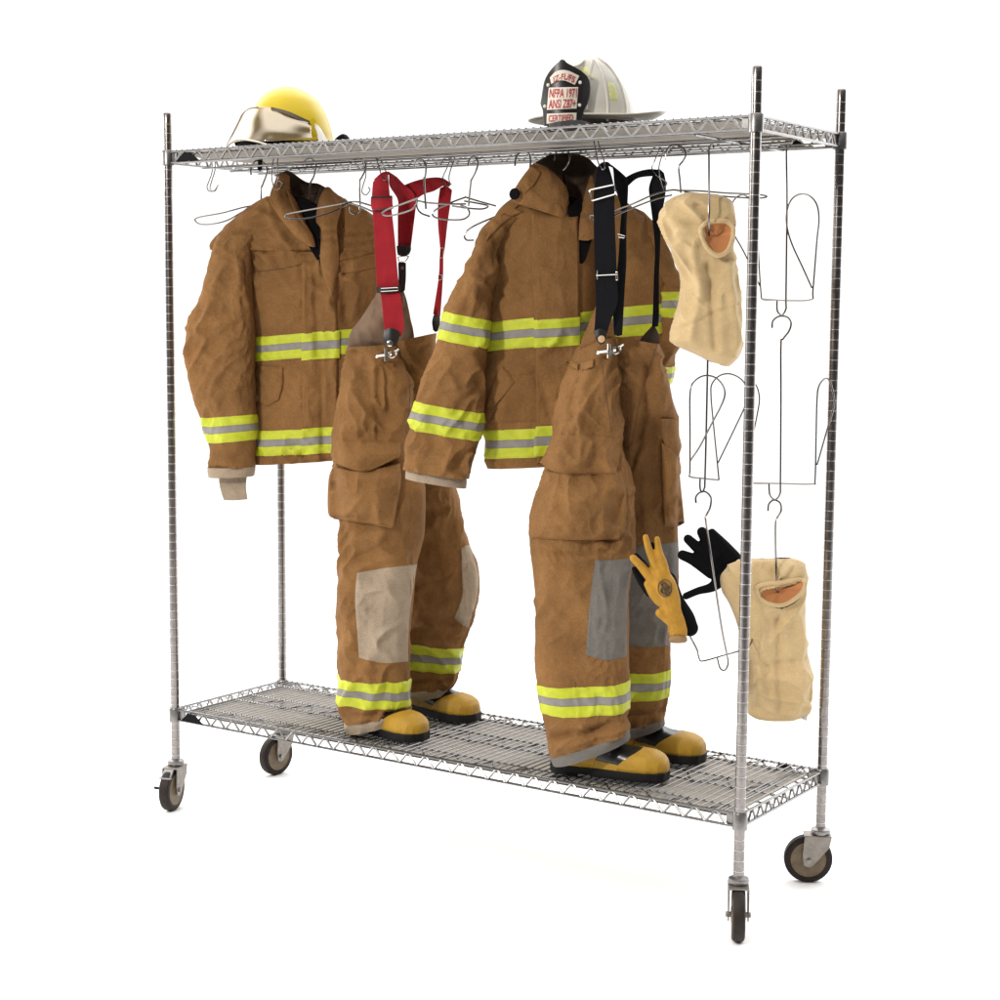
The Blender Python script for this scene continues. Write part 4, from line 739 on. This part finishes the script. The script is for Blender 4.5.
def strap_hook(plane, cx, label, pts, r=.0017):
    h = thing('storage_hook', base_of(plane, cx, 1.82), label, 'hook', 'small wire hooks clipped to the top shelf'); wire(h, 'hook_wire', plane, pts, r, 60); return h
strap_hook(Plane(-.86, .24), 213, 'bare double wire hook near the left end of the top shelf', [(212, 161, 0), (212, 172, 0), (209, 181, 0), (207, 187, 0), (209, 191, 0), (214, 191, 0), (217, 187, 0), (218, 185, .01), (215, 191, .02), (210, 189, .02), (212, 180, .02), (215, 170, .02), (215, 160, .02)])
strap_hook(Plane(-.66, .20), 277, 'curled wire hook resting on the left coat collar', [(274, 157, .1), (272, 170, .1), (272, 180, .1), (275, 189, .1), (280, 188, .1), (282, 183, .1), (279, 181, .1), (277, 184, .1), (278, 178, .12), (277, 168, .12), (278, 157, .12)])
strap_hook(Plane(-.40, .24), 368, 'bare wire hook between the left coat and the red suspenders', [(361, 158, 0), (364, 166, 0), (366, 175, 0), (363, 186, 0), (362, 192, 0), (366, 195, 0), (370, 190, 0), (368, 187, 0)])
strap_hook(A3, 384, 'wire hook carrying the wide near loop of the red suspenders', [(376, 158, .08), (379, 167, .09), (381, 174, .10), (384, 180, .13), (387, 178, .13), (386, 172, .10), (382, 163, .09), (380, 157, .08)])
strap_hook(A3, 448, 'wire hook carrying the narrow far loop of the red suspenders', [(452, 156, -.03), (447, 168, -.03), (443, 178, -.02), (446, 186, .0), (450, 185, .0), (449, 179, -.01), (450, 172, -.02), (455, 157, -.03)])
strap_hook(A4, 602, 'wire hook carrying the near loop of the black suspenders', [(594, 141, .09), (596, 152, .10), (598, 162, .12), (602, 169, .135), (604.5, 168, .135), (604, 161, .13), (601, 152, .11), (598, 141, .09)], r=.0016)
strap_hook(A4, 655, 'wire hook carrying the far loop of the black suspenders', [(660, 148, .0), (655, 160, .0), (652, 168, .0), (656, 175, .02), (664, 180, .02), (667, 184, .02), (664, 187, .02), (666, 191, .02), (663, 189, .02), (660, 178, .02), (659, 167, .01), (664, 149, .0)], r=.0015)

# ---------------------------------------------------------------- drying hangers at the right end
P1 = Plane(.745, .12); P2 = Plane(.80, .345)
def drying(plane, cx, z, label, name_pts, group='wire drying hangers chained at the right end'):
    h = thing('drying_hanger', base_of(plane, cx, z), label, 'drying hanger', group)
    for nm, pts, r in name_pts: wire(h, nm, plane, pts, r, 80)
    return h
RW = .0024
drying(P1, 708, 1.2, 'long wire drying hanger that runs down through the upper cream hood', [
    ('stem', [(714, 148, .0), (712, 145, .0), (709, 148, .02), (709, 160, .05), (709, 200, .105), (709, 225, .105), (709, 240, .06), (708.5, 262, .0), (708, 340, 0), (706.5, 420, 0), (705, 480, 0), (704.5, 488, 0), (702, 492, 0), (700, 488, 0), (700, 477, 0)], RW),
    ('loop', [(719, 480, -.01), (704, 478.5, 0), (690, 476.5, .01), (690, 470, .01), (690, 430, .01), (690, 395, .01), (693, 383, .01), (703, 376, .01), (714, 377, .01), (722, 384, .01), (725, 394, .01), (721, 406, .01), (712, 423, .01), (700, 446, .01), (690, 461, .01)], RW*.9),
    ('loop', [(719, 480, -.01), (717, 460, -.02), (713, 420, -.02), (711, 396, -.02), (712, 384, -.02), (720, 375.5, -.02), (731, 374, -.02), (742, 380, -.02), (748, 392, -.02), (745, 406, -.02), (734, 430, -.02), (718, 463, -.02)], RW*.8)])
drying(P1, 710, .8, 'wire drying hanger swung aside with the yellow and the black glove on it', [
    ('stem', [(696, 503, 0), (696, 497, 0), (700, 492.5, 0), (706, 492, 0), (711, 498, 0), (710, 508, 0), (706, 516, 0), (706, 522, .03), (711, 556, .06), (716, 590, .05), (722, 630, .01), (727, 655, 0), (728, 664, 0), (725, 670, 0), (720, 668, 0), (717, 657, 0)], RW),
    ('loop', [(740, 651, -.02), (725, 655, 0), (703, 661, 0), (699, 658, 0), (697, 650, 0), (692, 640, 0), (687, 630, .02), (684, 628, .03), (680, 620, .03), (672, 600, .02), (664, 570, .0)], RW*.9),
    ('loop', [(740, 651, -.02), (752, 640, -.1), (750, 600, -.25), (742, 580, -.27), (730, 566, -.27)], RW*.9)])
drying(P2, 785, 1.3, 'empty wire drying hanger between the two right posts, top one of its chain', [
    ('stem', [(790, 146, 0), (788, 143, 0), (786.5, 150, 0), (787, 200, 0), (786.5, 260, 0), (786, 300, 0), (786, 309, 0), (782, 315, 0), (777.5, 311, 0), (777, 301, 0)], RW),
    ('loop', [(763, 299, 0), (787, 300.5, 0), (811, 299.5, 0), (813, 290, 0), (817, 240, 0), (819, 220, 0), (817, 205, 0), (810, 196, 0), (801, 194, 0), (792, 199, 0), (787, 211, 0), (787, 226, 0), (792, 244, 0), (803, 268, 0), (812, 288, 0)], RW*.9),
    ('loop', [(775, 300, 0), (763, 299.5, 0), (761, 292, 0), (759, 262, .0), (757, 220, .0), (753, 203, .0), (744, 195, .0), (735, 199, .0), (729, 212, .0), (731, 228, .0), (745, 254, .0), (760, 286, 0)], RW*.8)])
drying(P2, 780, 1.0, 'empty wire drying hanger between the two right posts, lower one with side loops', [
    ('stem', [(772, 328, 0), (773, 321, 0), (779, 316.5, 0), (787, 317, 0), (791, 323, 0), (789, 331, 0), (783, 339, 0), (781, 345, 0), (781, 400, 0), (780.5, 480, 0), (780, 494, 0), (775, 499.5, 0), (770, 495, 0), (769, 484, 0)], RW),
    ('loop', [(752, 483, 0), (780, 483.5, 0), (812, 484, 0), (815, 480, 0), (816, 440, 0), (817, 400, 0), (819, 386, 0), (825, 378.5, 0), (830, 382, 0), (834, 398, 0), (833, 410, 0), (827, 430, 0), (817, 465, 0)], RW*.9),
    ('loop', [(770, 483.5, 0), (752, 483, 0), (748, 478, 0), (747, 430, 0), (746, 392, 0), (750, 382, 0), (756, 385, 0), (759.5, 398, 0), (757, 416, 0), (750, 450, 0), (748, 465, 0)], RW*.8)])
drying(P2, 777, .8, 'wire drying hanger whose stem runs down into the lower cream hood', [
    ('stem', [(768, 511, 0), (769, 504, 0), (774, 500, 0), (780, 503, 0), (781, 511, 0), (777, 518, 0), (775.5, 525, .02), (776, 560, .09), (777, 588, .09), (781, 600, .04), (783, 620, .0), (783, 690, 0)], RW)])

# ---------------------------------------------------------------- hoods
def hood(plane, cx, z, label, rows, hole_c, hole_r, folds, seed, rim, tag=None):
    h = thing('protective_hood', base_of(plane, cx, z), label, 'hood', 'cream knit fire hoods at the right end')
    l = Loft(plane, rows, e=.86, amp=.0055, fine=.3, seed=seed, folds=[(*f[:5], f[5]*1.8) for f in folds], edge=.8)
    cx_, cy_ = hole_c; rx, ry = hole_r
    l.mesh('knit_hood', M['hood'], h, nu=200, step=1.0, hole=inside(smooth(rim, 60, closed=True)))
    t = bvh(l)
    # rim of the face opening
    P = smooth(rim, 90, closed=True); V = []
    for x, y in P:
        k = 1.16; d = ray(cx_+(x-cx_)*k, cy_+(y-cy_)*k); hh = t.ray_cast(Vector(CAM), Vector(d).normalized(), 20)
        V.append(np.nan if hh[0] is None else (np.array(hh[0])-CAM)@Hd)
    V = np.array(V, float); V = np.where(np.isnan(V), np.nanmin(V), V)
    V = np.minimum(V, np.min(V)+.014)
    for _ in range(6): V = (np.roll(V, 1)+2*V+np.roll(V, -1))/4
    D = ray(P[:, 0], P[:, 1]); Q = CAM+D*((V-.003)/(D@Hd))[:, None]
    MB().tube(Q, .0055, 10, closed=True).build('opening_rim', M['hood'], h)
    # knit turned inwards behind the rim
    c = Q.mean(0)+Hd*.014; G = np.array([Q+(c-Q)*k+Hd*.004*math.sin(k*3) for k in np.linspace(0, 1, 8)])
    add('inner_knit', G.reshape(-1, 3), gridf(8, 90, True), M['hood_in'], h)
    return h, t
h1, th1 = hood(P1, 700, 1.35, 'cream knit hood with a small face opening, the upper of the two', [(690, 192.8, 716, 194.5, .003, .03), (684, 194, 722, 196.5, .02, .03), (675, 197, 728, 200, .04, .03), (664, 204, 731, 206, .055, .03), (658.5, 216, 733, 218, .06, .03), (662, 232, 732.5, 232, .06, .025), (669, 247, 732, 247, .055, .02), (675, 260, 733.5, 260, .055, .01), (681, 280, 736, 278, .055, .0), (681, 300, 739, 298, .055, .0), (676, 322, 741, 320, .055, .0), (672, 340, 740, 336, .055, .0), (677, 344.5, 738, 350, .052, .0), (690, 351, 736, 357, .045, 0), (700, 356, 731, 362, .035, 0), (715, 362.5, 725, 366.5, .02, 0)],
     (717, 238), (15, 16.5), [(668, 212, 700, 222, 5, .005), (672, 232, 700, 234, 4, .005), (690, 250, 702, 300, 5, .006), (705, 262, 712, 350, 4, -.006), (725, 262, 730, 350, 4, .006), (676, 330, 735, 302, 2, -.002), (692, 205, 706, 222, 4, -.006), (698, 275, 690, 340, 4, .004)], 71,
     [(716, 221), (726, 221.5), (733, 228), (732, 240), (727, 251), (718, 255.5), (709, 250), (703, 240), (701, 229), (706, 223)])
h2, th2 = hood(P2, 777, .9, 'cream knit hood with a wide face opening, the lower of the two', [(744, 558.8, 788, 558, .004, .04), (735, 561, 796, 560, .03, .04), (726, 567, 804, 566, .05, .04), (720, 578, 808, 577, .058, .04), (721, 590, 808, 590, .06, .035), (727, 604, 806.5, 604, .058, .03), (735, 620, 806.5, 620, .055, .02), (741, 640, 807, 642, .055, .01), (745, 664, 808.5, 664, .055, .0), (747, 684, 811, 684, .055, .0), (747.5, 700, 811.5, 702, .052, .0), (747, 713, 806, 714, .05, .0), (752, 717, 797, 719, .045, 0)],
     (780, 592.5), (23.5, 12), [(760, 562, 778, 576, 3.5, -.008), (790, 562, 772, 574, 3, .006), (760, 615, 756, 700, 5, .006), (775, 612, 779, 712, 4, -.006), (795, 610, 800, 700, 5, .006), (748, 660, 805, 654, 2, -.002), (738, 572, 750, 590, 5, .005)], 72,
     [(757, 588), (766, 584), (780, 582.5), (795, 580), (804, 581), (804, 588), (796, 598), (783, 605), (770, 604), (760, 598)])
sheet('sewn_label', P2, [[(797, 700, .03), (802, 702, .03), (806, 704, .02)], [(797, 710, .03), (802, 712, .03), (807, 713, .02)], [(797, 716, .03), (802, 719, .03), (807, 721, .02)]], mat('sewn_label', (.42, .36, .30), .7, var=.5, vscale=120), h2, .002)

# ---------------------------------------------------------------- gloves
M['glove_y'] = mat('yellow_leather', (.36, .18, .015), .6, var=.2, vscale=40, bump=.4, bscale=300, bdist=.001, spec=.3)
M['glove_b'] = mat('black_glove_cloth', (.004, .004, .005), .9, bump=.4, bscale=400, spec=.08)
M['mark'] = mat('dark_print', (.05, .028, .012), .7)
def blob(name, plane, chains, mat_, parent, vox=.0024):
    m = MB()
    for ch in chains:
        P = smooth(ch, 26); c = plane(P[:, 0], P[:, 1], P[:, 2]); r = np.maximum(P[:, 3], .5)*.00262
        k = len(c); m.tube(c, r, 12)
        for e in (0, -1):
            n = 6; cc = []
            m.lathe([(max(1e-4, r[e]*math.sin(a)), r[e]*math.cos(a)) for a in np.linspace(0, np.pi, 8)], c[e], (0, 0, 1), 12, close=False)
    o = m.build(name, mat_, parent)
    rm = o.modifiers.new('join', 'REMESH'); rm.mode = 'VOXEL'; rm.voxel_size = vox; rm.use_smooth_shade = True
    sm = o.modifiers.new('soft', 'SMOOTH'); sm.factor = .6; sm.iterations = 4
    return o
gy = thing('glove', base_of(P1, 665, .8), 'yellow leather glove with a dark round mark on its back, cuff pointing down', 'glove', 'fire gloves on the drying hanger')
blob('leather', P1, [[(645.5, 537, .06, 2.8), (648.5, 548, .06, 3.4), (653, 560, .055, 4), (658, 572, .05, 5)], [(657, 539, .06, 2.8), (659, 552, .06, 3.6), (662, 562, .055, 4.6), (664, 574, .05, 6)], [(633, 558, .05, 3.5), (640, 565, .05, 4), (648, 574, .05, 5), (656, 582, .05, 6)],
     [(659, 574, .045, 9), (664, 586, .045, 11.5), (669, 600, .045, 10.5), (672, 612, .045, 9), (676, 622, .045, 8.5), (678, 632, .045, 9)], [(648, 584, .05, 4), (654, 592, .05, 6), (660, 600, .05, 6)], [(660, 613, .05, 4.5), (666, 617, .05, 5), (671, 620, .05, 6)]], M['glove_y'], gy)
blob('black_palm', P1, [[(652, 545, .035, 3), (656, 560, .03, 5), (662, 572, .03, 8)], [(636, 556, .03, 3), (644, 568, .03, 5), (652, 584, .03, 6)], [(634, 569, .03, 2.5), (641, 580, .03, 4), (650, 592, .03, 5)], [(668, 580, .02, 8), (674, 600, .015, 9), (684, 618, .01, 10), (690, 628, .01, 8)]], M['glove_b'], gy)
MB().lathe([(.006, -.003), (.0215, -.002), (.0225, .006), (.019, .010), (.012, .010)], P1(678, 638, .052), tuple(-Hd*.35-Up*1.0), 24).build('cuff', mat('glove_cuff', (.24, .13, .05), .7, var=.3, vscale=60), gy)
mk = MB(); an = np.linspace(0, 2*np.pi, 22, endpoint=False)
def onp(pl, x, y, off): return pl(np.asarray(x), np.asarray(y), off)
for cx, cy, ra, rb, ro in ((665, 588, 7, 8.5, 0), (664, 585, 3, 2, .5), (667, 588.5, 3.2, 2, -.5), (663.5, 590.5, 2.5, 2.8, 0), (667.5, 593.5, 2.2, 1.8, .6)):
    x = cx+ra*np.cos(an)*math.cos(ro)-rb*np.sin(an)*math.sin(ro); y = cy+ra*np.cos(an)*math.sin(ro)+rb*np.sin(an)*math.cos(ro)
    mk.tube(P1(x, y, .0765-.0016*((x-665)/3)**2*.55-.0000*y), .0011 if ra > 5 else .0022, 6, closed=True)
mk.build('round_mark', M['mark'], gy)
gb = thing('glove', base_of(Plane(.80, .40), 715, .8), 'black cloth glove with spread fingers, partly behind the lower cream hood', 'glove', 'fire gloves on the drying hanger')
blob('cloth', Plane(.80, .40), [[(702, 532, .0, 5.2), (708, 543, .0, 6), (716, 556, .0, 7.5)], [(688, 539, .0, 4.6), (698, 548, .0, 5.6), (712, 560, .0, 7)], [(682.5, 555, .0, 5), (694, 560, .0, 6), (712, 571, .0, 8)], [(712, 533, .0, 4.5), (720, 545, .0, 8), (732, 560, -.0, 10)],
     [(716, 556, .0, 10), (724, 566, -.02, 14), (736, 578, -.04, 13), (748, 590, -.06, 11)], [(686, 596, .0, 3.6), (698, 591, .0, 3.8), (712, 587, .0, 5), (722, 578, .0, 8)]], M['glove_b'], gb)

# ---------------------------------------------------------------- helmets on the top shelf
M['yel'] = mat('yellow_shell', (.54, .395, .014), .33, spec=.25, coat=.0, bump=.05, bscale=40)
M['white_shell'] = mat('ivory_shell', (.47, .445, .39), .32, spec=.25, coat=.0, var=.06, vscale=12)
M['cream'] = mat('cream_panel', (.62, .56, .47), .6, var=.08, vscale=60)
M['redtext'] = mat('red_lettering', (.36, .02, .03), .6)
M['sticker'] = mat('lime_sticker', (.50, .50, .22), .45, var=.2, vscale=160)
M['ivory'] = mat('ivory_cloth', (.70, .67, .62), .8)
def visor_mat():
    m = bpy.data.materials.new('smoked_visor'); m.use_nodes = True; t = m.node_tree; b = t.nodes['Principled BSDF']
    b.inputs['Base Color'].default_value = (.54, .51, .46, 1); b.inputs['Metallic'].default_value = .85; b.inputs['Roughness'].default_value = .10
    tr_ = t.nodes.new('ShaderNodeBsdfTransparent'); tr_.inputs[0].default_value = (.95, .88, .72, 1); mxs = t.nodes.new('ShaderNodeMixShader'); mxs.inputs[0].default_value = .54
    t.links.new(b.outputs[0], mxs.inputs[1]); t.links.new(tr_.outputs[0], mxs.inputs[2]); t.links.new(mxs.outputs[0], t.nodes['Material Output'].inputs[0]); return m
M['visor'] = visor_mat()
A5 = Plane(-.69, .22); DZT = ZT+.0215
hy = thing('fire_helmet', base_of(A5, 290, DZT), 'bright yellow fire helmet with raised clear face shield on the top shelf', 'helmet', 'fire helmets on the top shelf')
def dome(rows, pl, name, mat_, parent):
    l = Loft(pl, rows, e=1.0, amp=0, fine=0); l.mesh(name, mat_, parent, nu=120, step=.6); return l
ly = dome([(287, 86.8, 288.5, 86.8, .003), (280, 87.6, 296, 87.8, .03), (271, 90.5, 304, 91, .055), (263.5, 95.5, 312, 96, .08), (258, 102, 318.5, 102, .10), (254.5, 109, 323, 109, .112), (252, 117, 327, 117, .12), (250.5, 126, 330, 126, .125), (249.5, 133, 332, 133, .127), (249, 140, 333.5, 141, .128), (248.5, 142, 334.5, 143, .129)], A5, 'shell', M['yel'], hy)
lr = Loft(A5, [(250, 141, 333, 142, .126), (252, 144, 331, 145, .122), (254, 149, 329, 150, .118)], e=1, amp=0, fine=0); lr.mesh('liner_band', M['badge'], hy, nu=80, step=1)
MB().tube(smooth([A5(262+i*9, 138.6+.25*i, .105+.03*math.sin(i/6*math.pi)) for i in range(7)], 40), .0035, 8).build('shell_rim', M['yel'], hy)
sheet('face_shield', A5, [[(243, 114, .02), (249, 109, .09), (259, 107, .135), (270, 107.5, .155), (287, 112.5, .16), (310, 121.5, .13)], [(239, 122, .02), (246, 118, .10), (258, 117, .15), (272, 118, .17), (290, 121, .17), (311, 127, .14)], [(234, 132, .03), (243, 130, .11), (257, 130, .165), (272, 131, .185), (291, 132, .18), (311, 133, .145)], [(227, 145, .03), (238, 141.5, .12), (254, 141, .175), (271, 141, .19), (291, 139.5, .185), (312, 138, .15)]], M['visor'], hy, .0025, nu=60, nv=40)
MB().tube(smooth([A5(226.5, 147, .03), A5(232, 142, .10), A5(240, 139.5, .13), (A5(254, 141, .18)), A5(266, 144.5, .195), A5(272, 147, .2)], 40), .0028, 8).build('shield_rim', M['cream'], hy)
MB().tube(smooth([A5(258, 107, .14), A5(249, 108.8, .095), A5(242.5, 114, .03), A5(238.5, 122, .03), A5(233, 133, .035), A5(227, 145, .03)], 40), .0016, 6).build('shield_rim', M['hub'], hy)
sheet('dark_interior', A5, [[(235, 142.5, .08), (246, 139.5, .13), (258, 140, .15), (270, 143, .15)], [(236, 146, .08), (246, 146, .13), (258, 146, .15), (270, 147, .15)]], M['badge'], hy, .004)  # added black sheet standing in for the dark inside below the face shield
sheet('shield_strap', A5, [[(271, 107, .16), (288, 111.5, .165), (305, 119, .14), (311, 121.5, .13)], [(271, 109.5, .163), (288, 115, .17), (304, 123, .145), (310, 124.5, .135)]], M['fork2'] if 'fork2' in M else mat('dark_strap', (.07, .045, .025), .4), hy, .003)
MB().lathe([(.001, -.006), (.007, -.005), (.0085, 0), (.0085, .004)], A5(312.5, 121.5, .135), -Hd+Rt*.4, 18).build('shield_pivot', M['yel'], hy)
sheet('neck_curtain', A5, [[(314, 124, .12), (318, 126, .11), (321, 130, .10)], [(317, 132, .125), (321, 134, .115), (325, 137, .10)], [(319, 143, .13), (324, 144, .12), (329, 145, .10)]], M['ivory'], hy, .003)
sheet('ear_flap', A5, [[(335, 139, .05), (341, 134.5, .05), (346, 135.5, .03)], [(335, 142, .05), (343, 139, .05), (350, 140.5, .03)], [(335, 148, .05), (343, 146, .05), (350, 146, .03)]], M['badge'], hy, .006)
sheet('chin_strap', A5, [[(258, 150, .03), (260, 150, .03), (262.5, 150, .03)], [(258, 160, .03), (260, 160, .03), (262.5, 160, .03)], [(257.5, 170, .03), (260, 171, .03), (262, 169.5, .03)]], M['badge'], hy, .004)

A6 = Plane(.34, .20)
hw = thing('fire_helmet', base_of(A6, 590, DZT), 'ivory white fire helmet with a black lettered front shield and wide brim', 'helmet', 'fire helmets on the top shelf')
lw = dome([(586, 55.2, 588, 55.2, .003), (578, 56.2, 596, 56.6, .03), (570, 59.5, 604, 60, .055), (562, 65.5, 612, 66, .08), (555, 74, 619, 74.5, .098), (550, 84, 625.5, 84.5, .112), (547, 95, 630, 95, .12), (545, 107, 633, 107, .125), (544, 119, 634, 119, .127), (543, 124, 635, 124, .128)], A6, 'shell', M['white_shell'], hw)
tw_ = bvh(lw)
for pts in ([(594, 60), (600, 70), (605, 85), (607.5, 103), (607.5, 120)], [(598, 58), (610, 68), (620, 84), (625.5, 103), (626.5, 118)], [(590, 57), (592, 62), (590, 72), (588, 90), (588, 110)]):
    seam('rib', tw_, pts, hw, M['white_shell'], r=.0042, n=50, lift=-.001)
C6 = A6(590, 124.5, 0.); nu_, nv_ = 96, 9; V = []
for k in range(nv_):
    for j in range(nu_):
        a = 2*np.pi*j/nu_; c, s_ = math.cos(a), math.sin(a); q = k/(nv_-1)
        ro = (.192 if c > 0 else .157); r1 = 1/math.sqrt((c/ro)**2+(s_/.155)**2); ri = .112
        r = ri+(r1-ri)*q; z = -.014*q+.012*q*q+(.018*max(0, c)**4)*q**2*1.3+.010
        V.append(C6+Rt*c*r+Hd*s_*r+Up*z)
br = add('brim', V, gridf(nv_, nu_, True, flip=False), M['white_shell'], hw); md = br.modifiers.new('thickness', 'SOLIDIFY'); md.thickness = .004
po = lambda x: .168-((np.asarray(x, float)-566)/24)**2*.030
rows = [(60.5, 561, 563.5), (64, 556.5, 569), (70, 551, 579.5), (76, 547, 586.5), (82, 544.5, 589.5), (90, 543, 590), (98, 541.8, 589), (104, 541, 587), (110, 543, 584), (117, 543.5, 582), (126, 544.5, 581)]
sheet('front_shield', A6, [[(l+(r-l)*k, y+(-1.2*math.sin(k*math.pi) if y < 66 else 0), float(po(l+(r-l)*k))) for k in (0, .2, .4, .6, .8, 1)] for y, l, r in rows], M['leather'], hw, .004, nu=50, nv=80)
def panel(name, rows):
    return sheet(name, A6, [[(x, y, float(po(x))+.0045) for x, y in r] for r in rows], M['cream'], hw, .0015, nu=40, nv=24)
panel('name_panel', [[(550, 77.5), (557, 71), (567, 70.5), (579.4, 76)], [(551.4, 84), (557.5, 81), (565, 80.6), (575, 84.8)]])
panel('name_panel', [[(549, 87.6), (558, 87.4), (568, 87.2), (578.2, 87.2)], [(547, 110), (557, 109.6), (567, 109), (576.6, 108.8)]])
panel('name_panel', [[(547, 113.8), (557, 113.4), (567, 113), (576.6, 112.8)], [(546.6, 124), (557, 123), (567, 122), (576, 121)]])
def lettering(txt, quad, bow=0.):
    """quad: TL, TR, BR, BL picture points the line of text fills"""
    cu = bpy.data.curves.new('lettering', 'FONT'); cu.body = txt; cu.size = 1; cu.offset = .018; cu.resolution_u = 3; o = bpy.data.objects.new('tmp', cu); sc.collection.objects.link(o)
    bpy.context.view_layer.update(); me = bpy.data.meshes.new_from_object(o.evaluated_get(bpy.context.evaluated_depsgraph_get())); bpy.data.objects.remove(o)
    v = np.array([p.co[:] for p in me.vertices]); u = (v[:, 0]-v[:, 0].min())/np.ptp(v[:, 0]); t = (v[:, 1]-v[:, 1].min())/np.ptp(v[:, 1])
    q = np.array(quad, float); P = (q[3]*(1-u)[:, None]+q[2]*u[:, None])*(1-t)[:, None]+(q[0]*(1-u)[:, None]+q[1]*u[:, None])*t[:, None]; P[:, 1] -= bow*4*u*(1-u)
    W_ = A6(P[:, 0], P[:, 1], po(P[:, 0])+.0062)
    add('lettering', W_, [list(p.vertices) for p in me.polygons], M['redtext'], hw, shade=False); bpy.data.meshes.remove(me)
lettering('IZ-FL/FS', [(553, 77), (576, 77.2), (573.6, 83.3), (553.6, 83)], bow=3.6)
lettering('NFPA 1971', [(549.8, 88.8), (577, 88.4), (576.6, 97.5), (549, 98)])
lettering('ANSI Z87+', [(548.8, 99.5), (576, 98.9), (575.4, 107.8), (548.2, 108.8)])
lettering('CERTIFIED', [(548.4, 115.2), (573.5, 114.2), (572.8, 120.6), (548.4, 122)])
for x, y in ((580, 82.5), (548.3, 85), (545, 106.3), (579.5, 105.2)):
    MB().lathe([(.001, .003), (.0035, .002), (.0045, 0), (.0045, -.002)], A6(x, y, float(po(x))+.004), -Hd, 12).build('rivet', M['cream'], hw)
sheet('shield_base', A6, [[(550, 124, .165), (562, 121.5, .18), (578, 120.5, .17), (590, 123, .15)], [(548, 129, .17), (562, 129, .185), (580, 129, .175), (600, 128, .14)]], M['leather'], hw, .006)
sheet('shield_holder', A6, [[(563, 61, .12), (567, 56, .10), (572, 53.8, .08)], [(567, 63.5, .13), (573, 61, .11), (579, 57, .08)], [(573, 67, .13), (579, 65, .11), (585, 60, .08)]], M['ivory'], hw, .004)
patch('reflective_sticker', tw_, [[(608, 82), (611, 82.5), (614, 84)], [(609, 91), (613.5, 92), (618, 93)], [(610, 100), (614, 100.5), (618, 100)]], M['sticker'], hw, lift=.0005, thick=.0008, nu=20, nv=20)
patch('reflective_sticker', tw_, [[(579, 68), (584, 67), (589, 67)], [(583, 73), (588, 73), (592, 74)], [(588, 78), (591, 79), (594, 80)]], M['sticker'], hw, lift=.0005, thick=.0008, nu=20, nv=20)
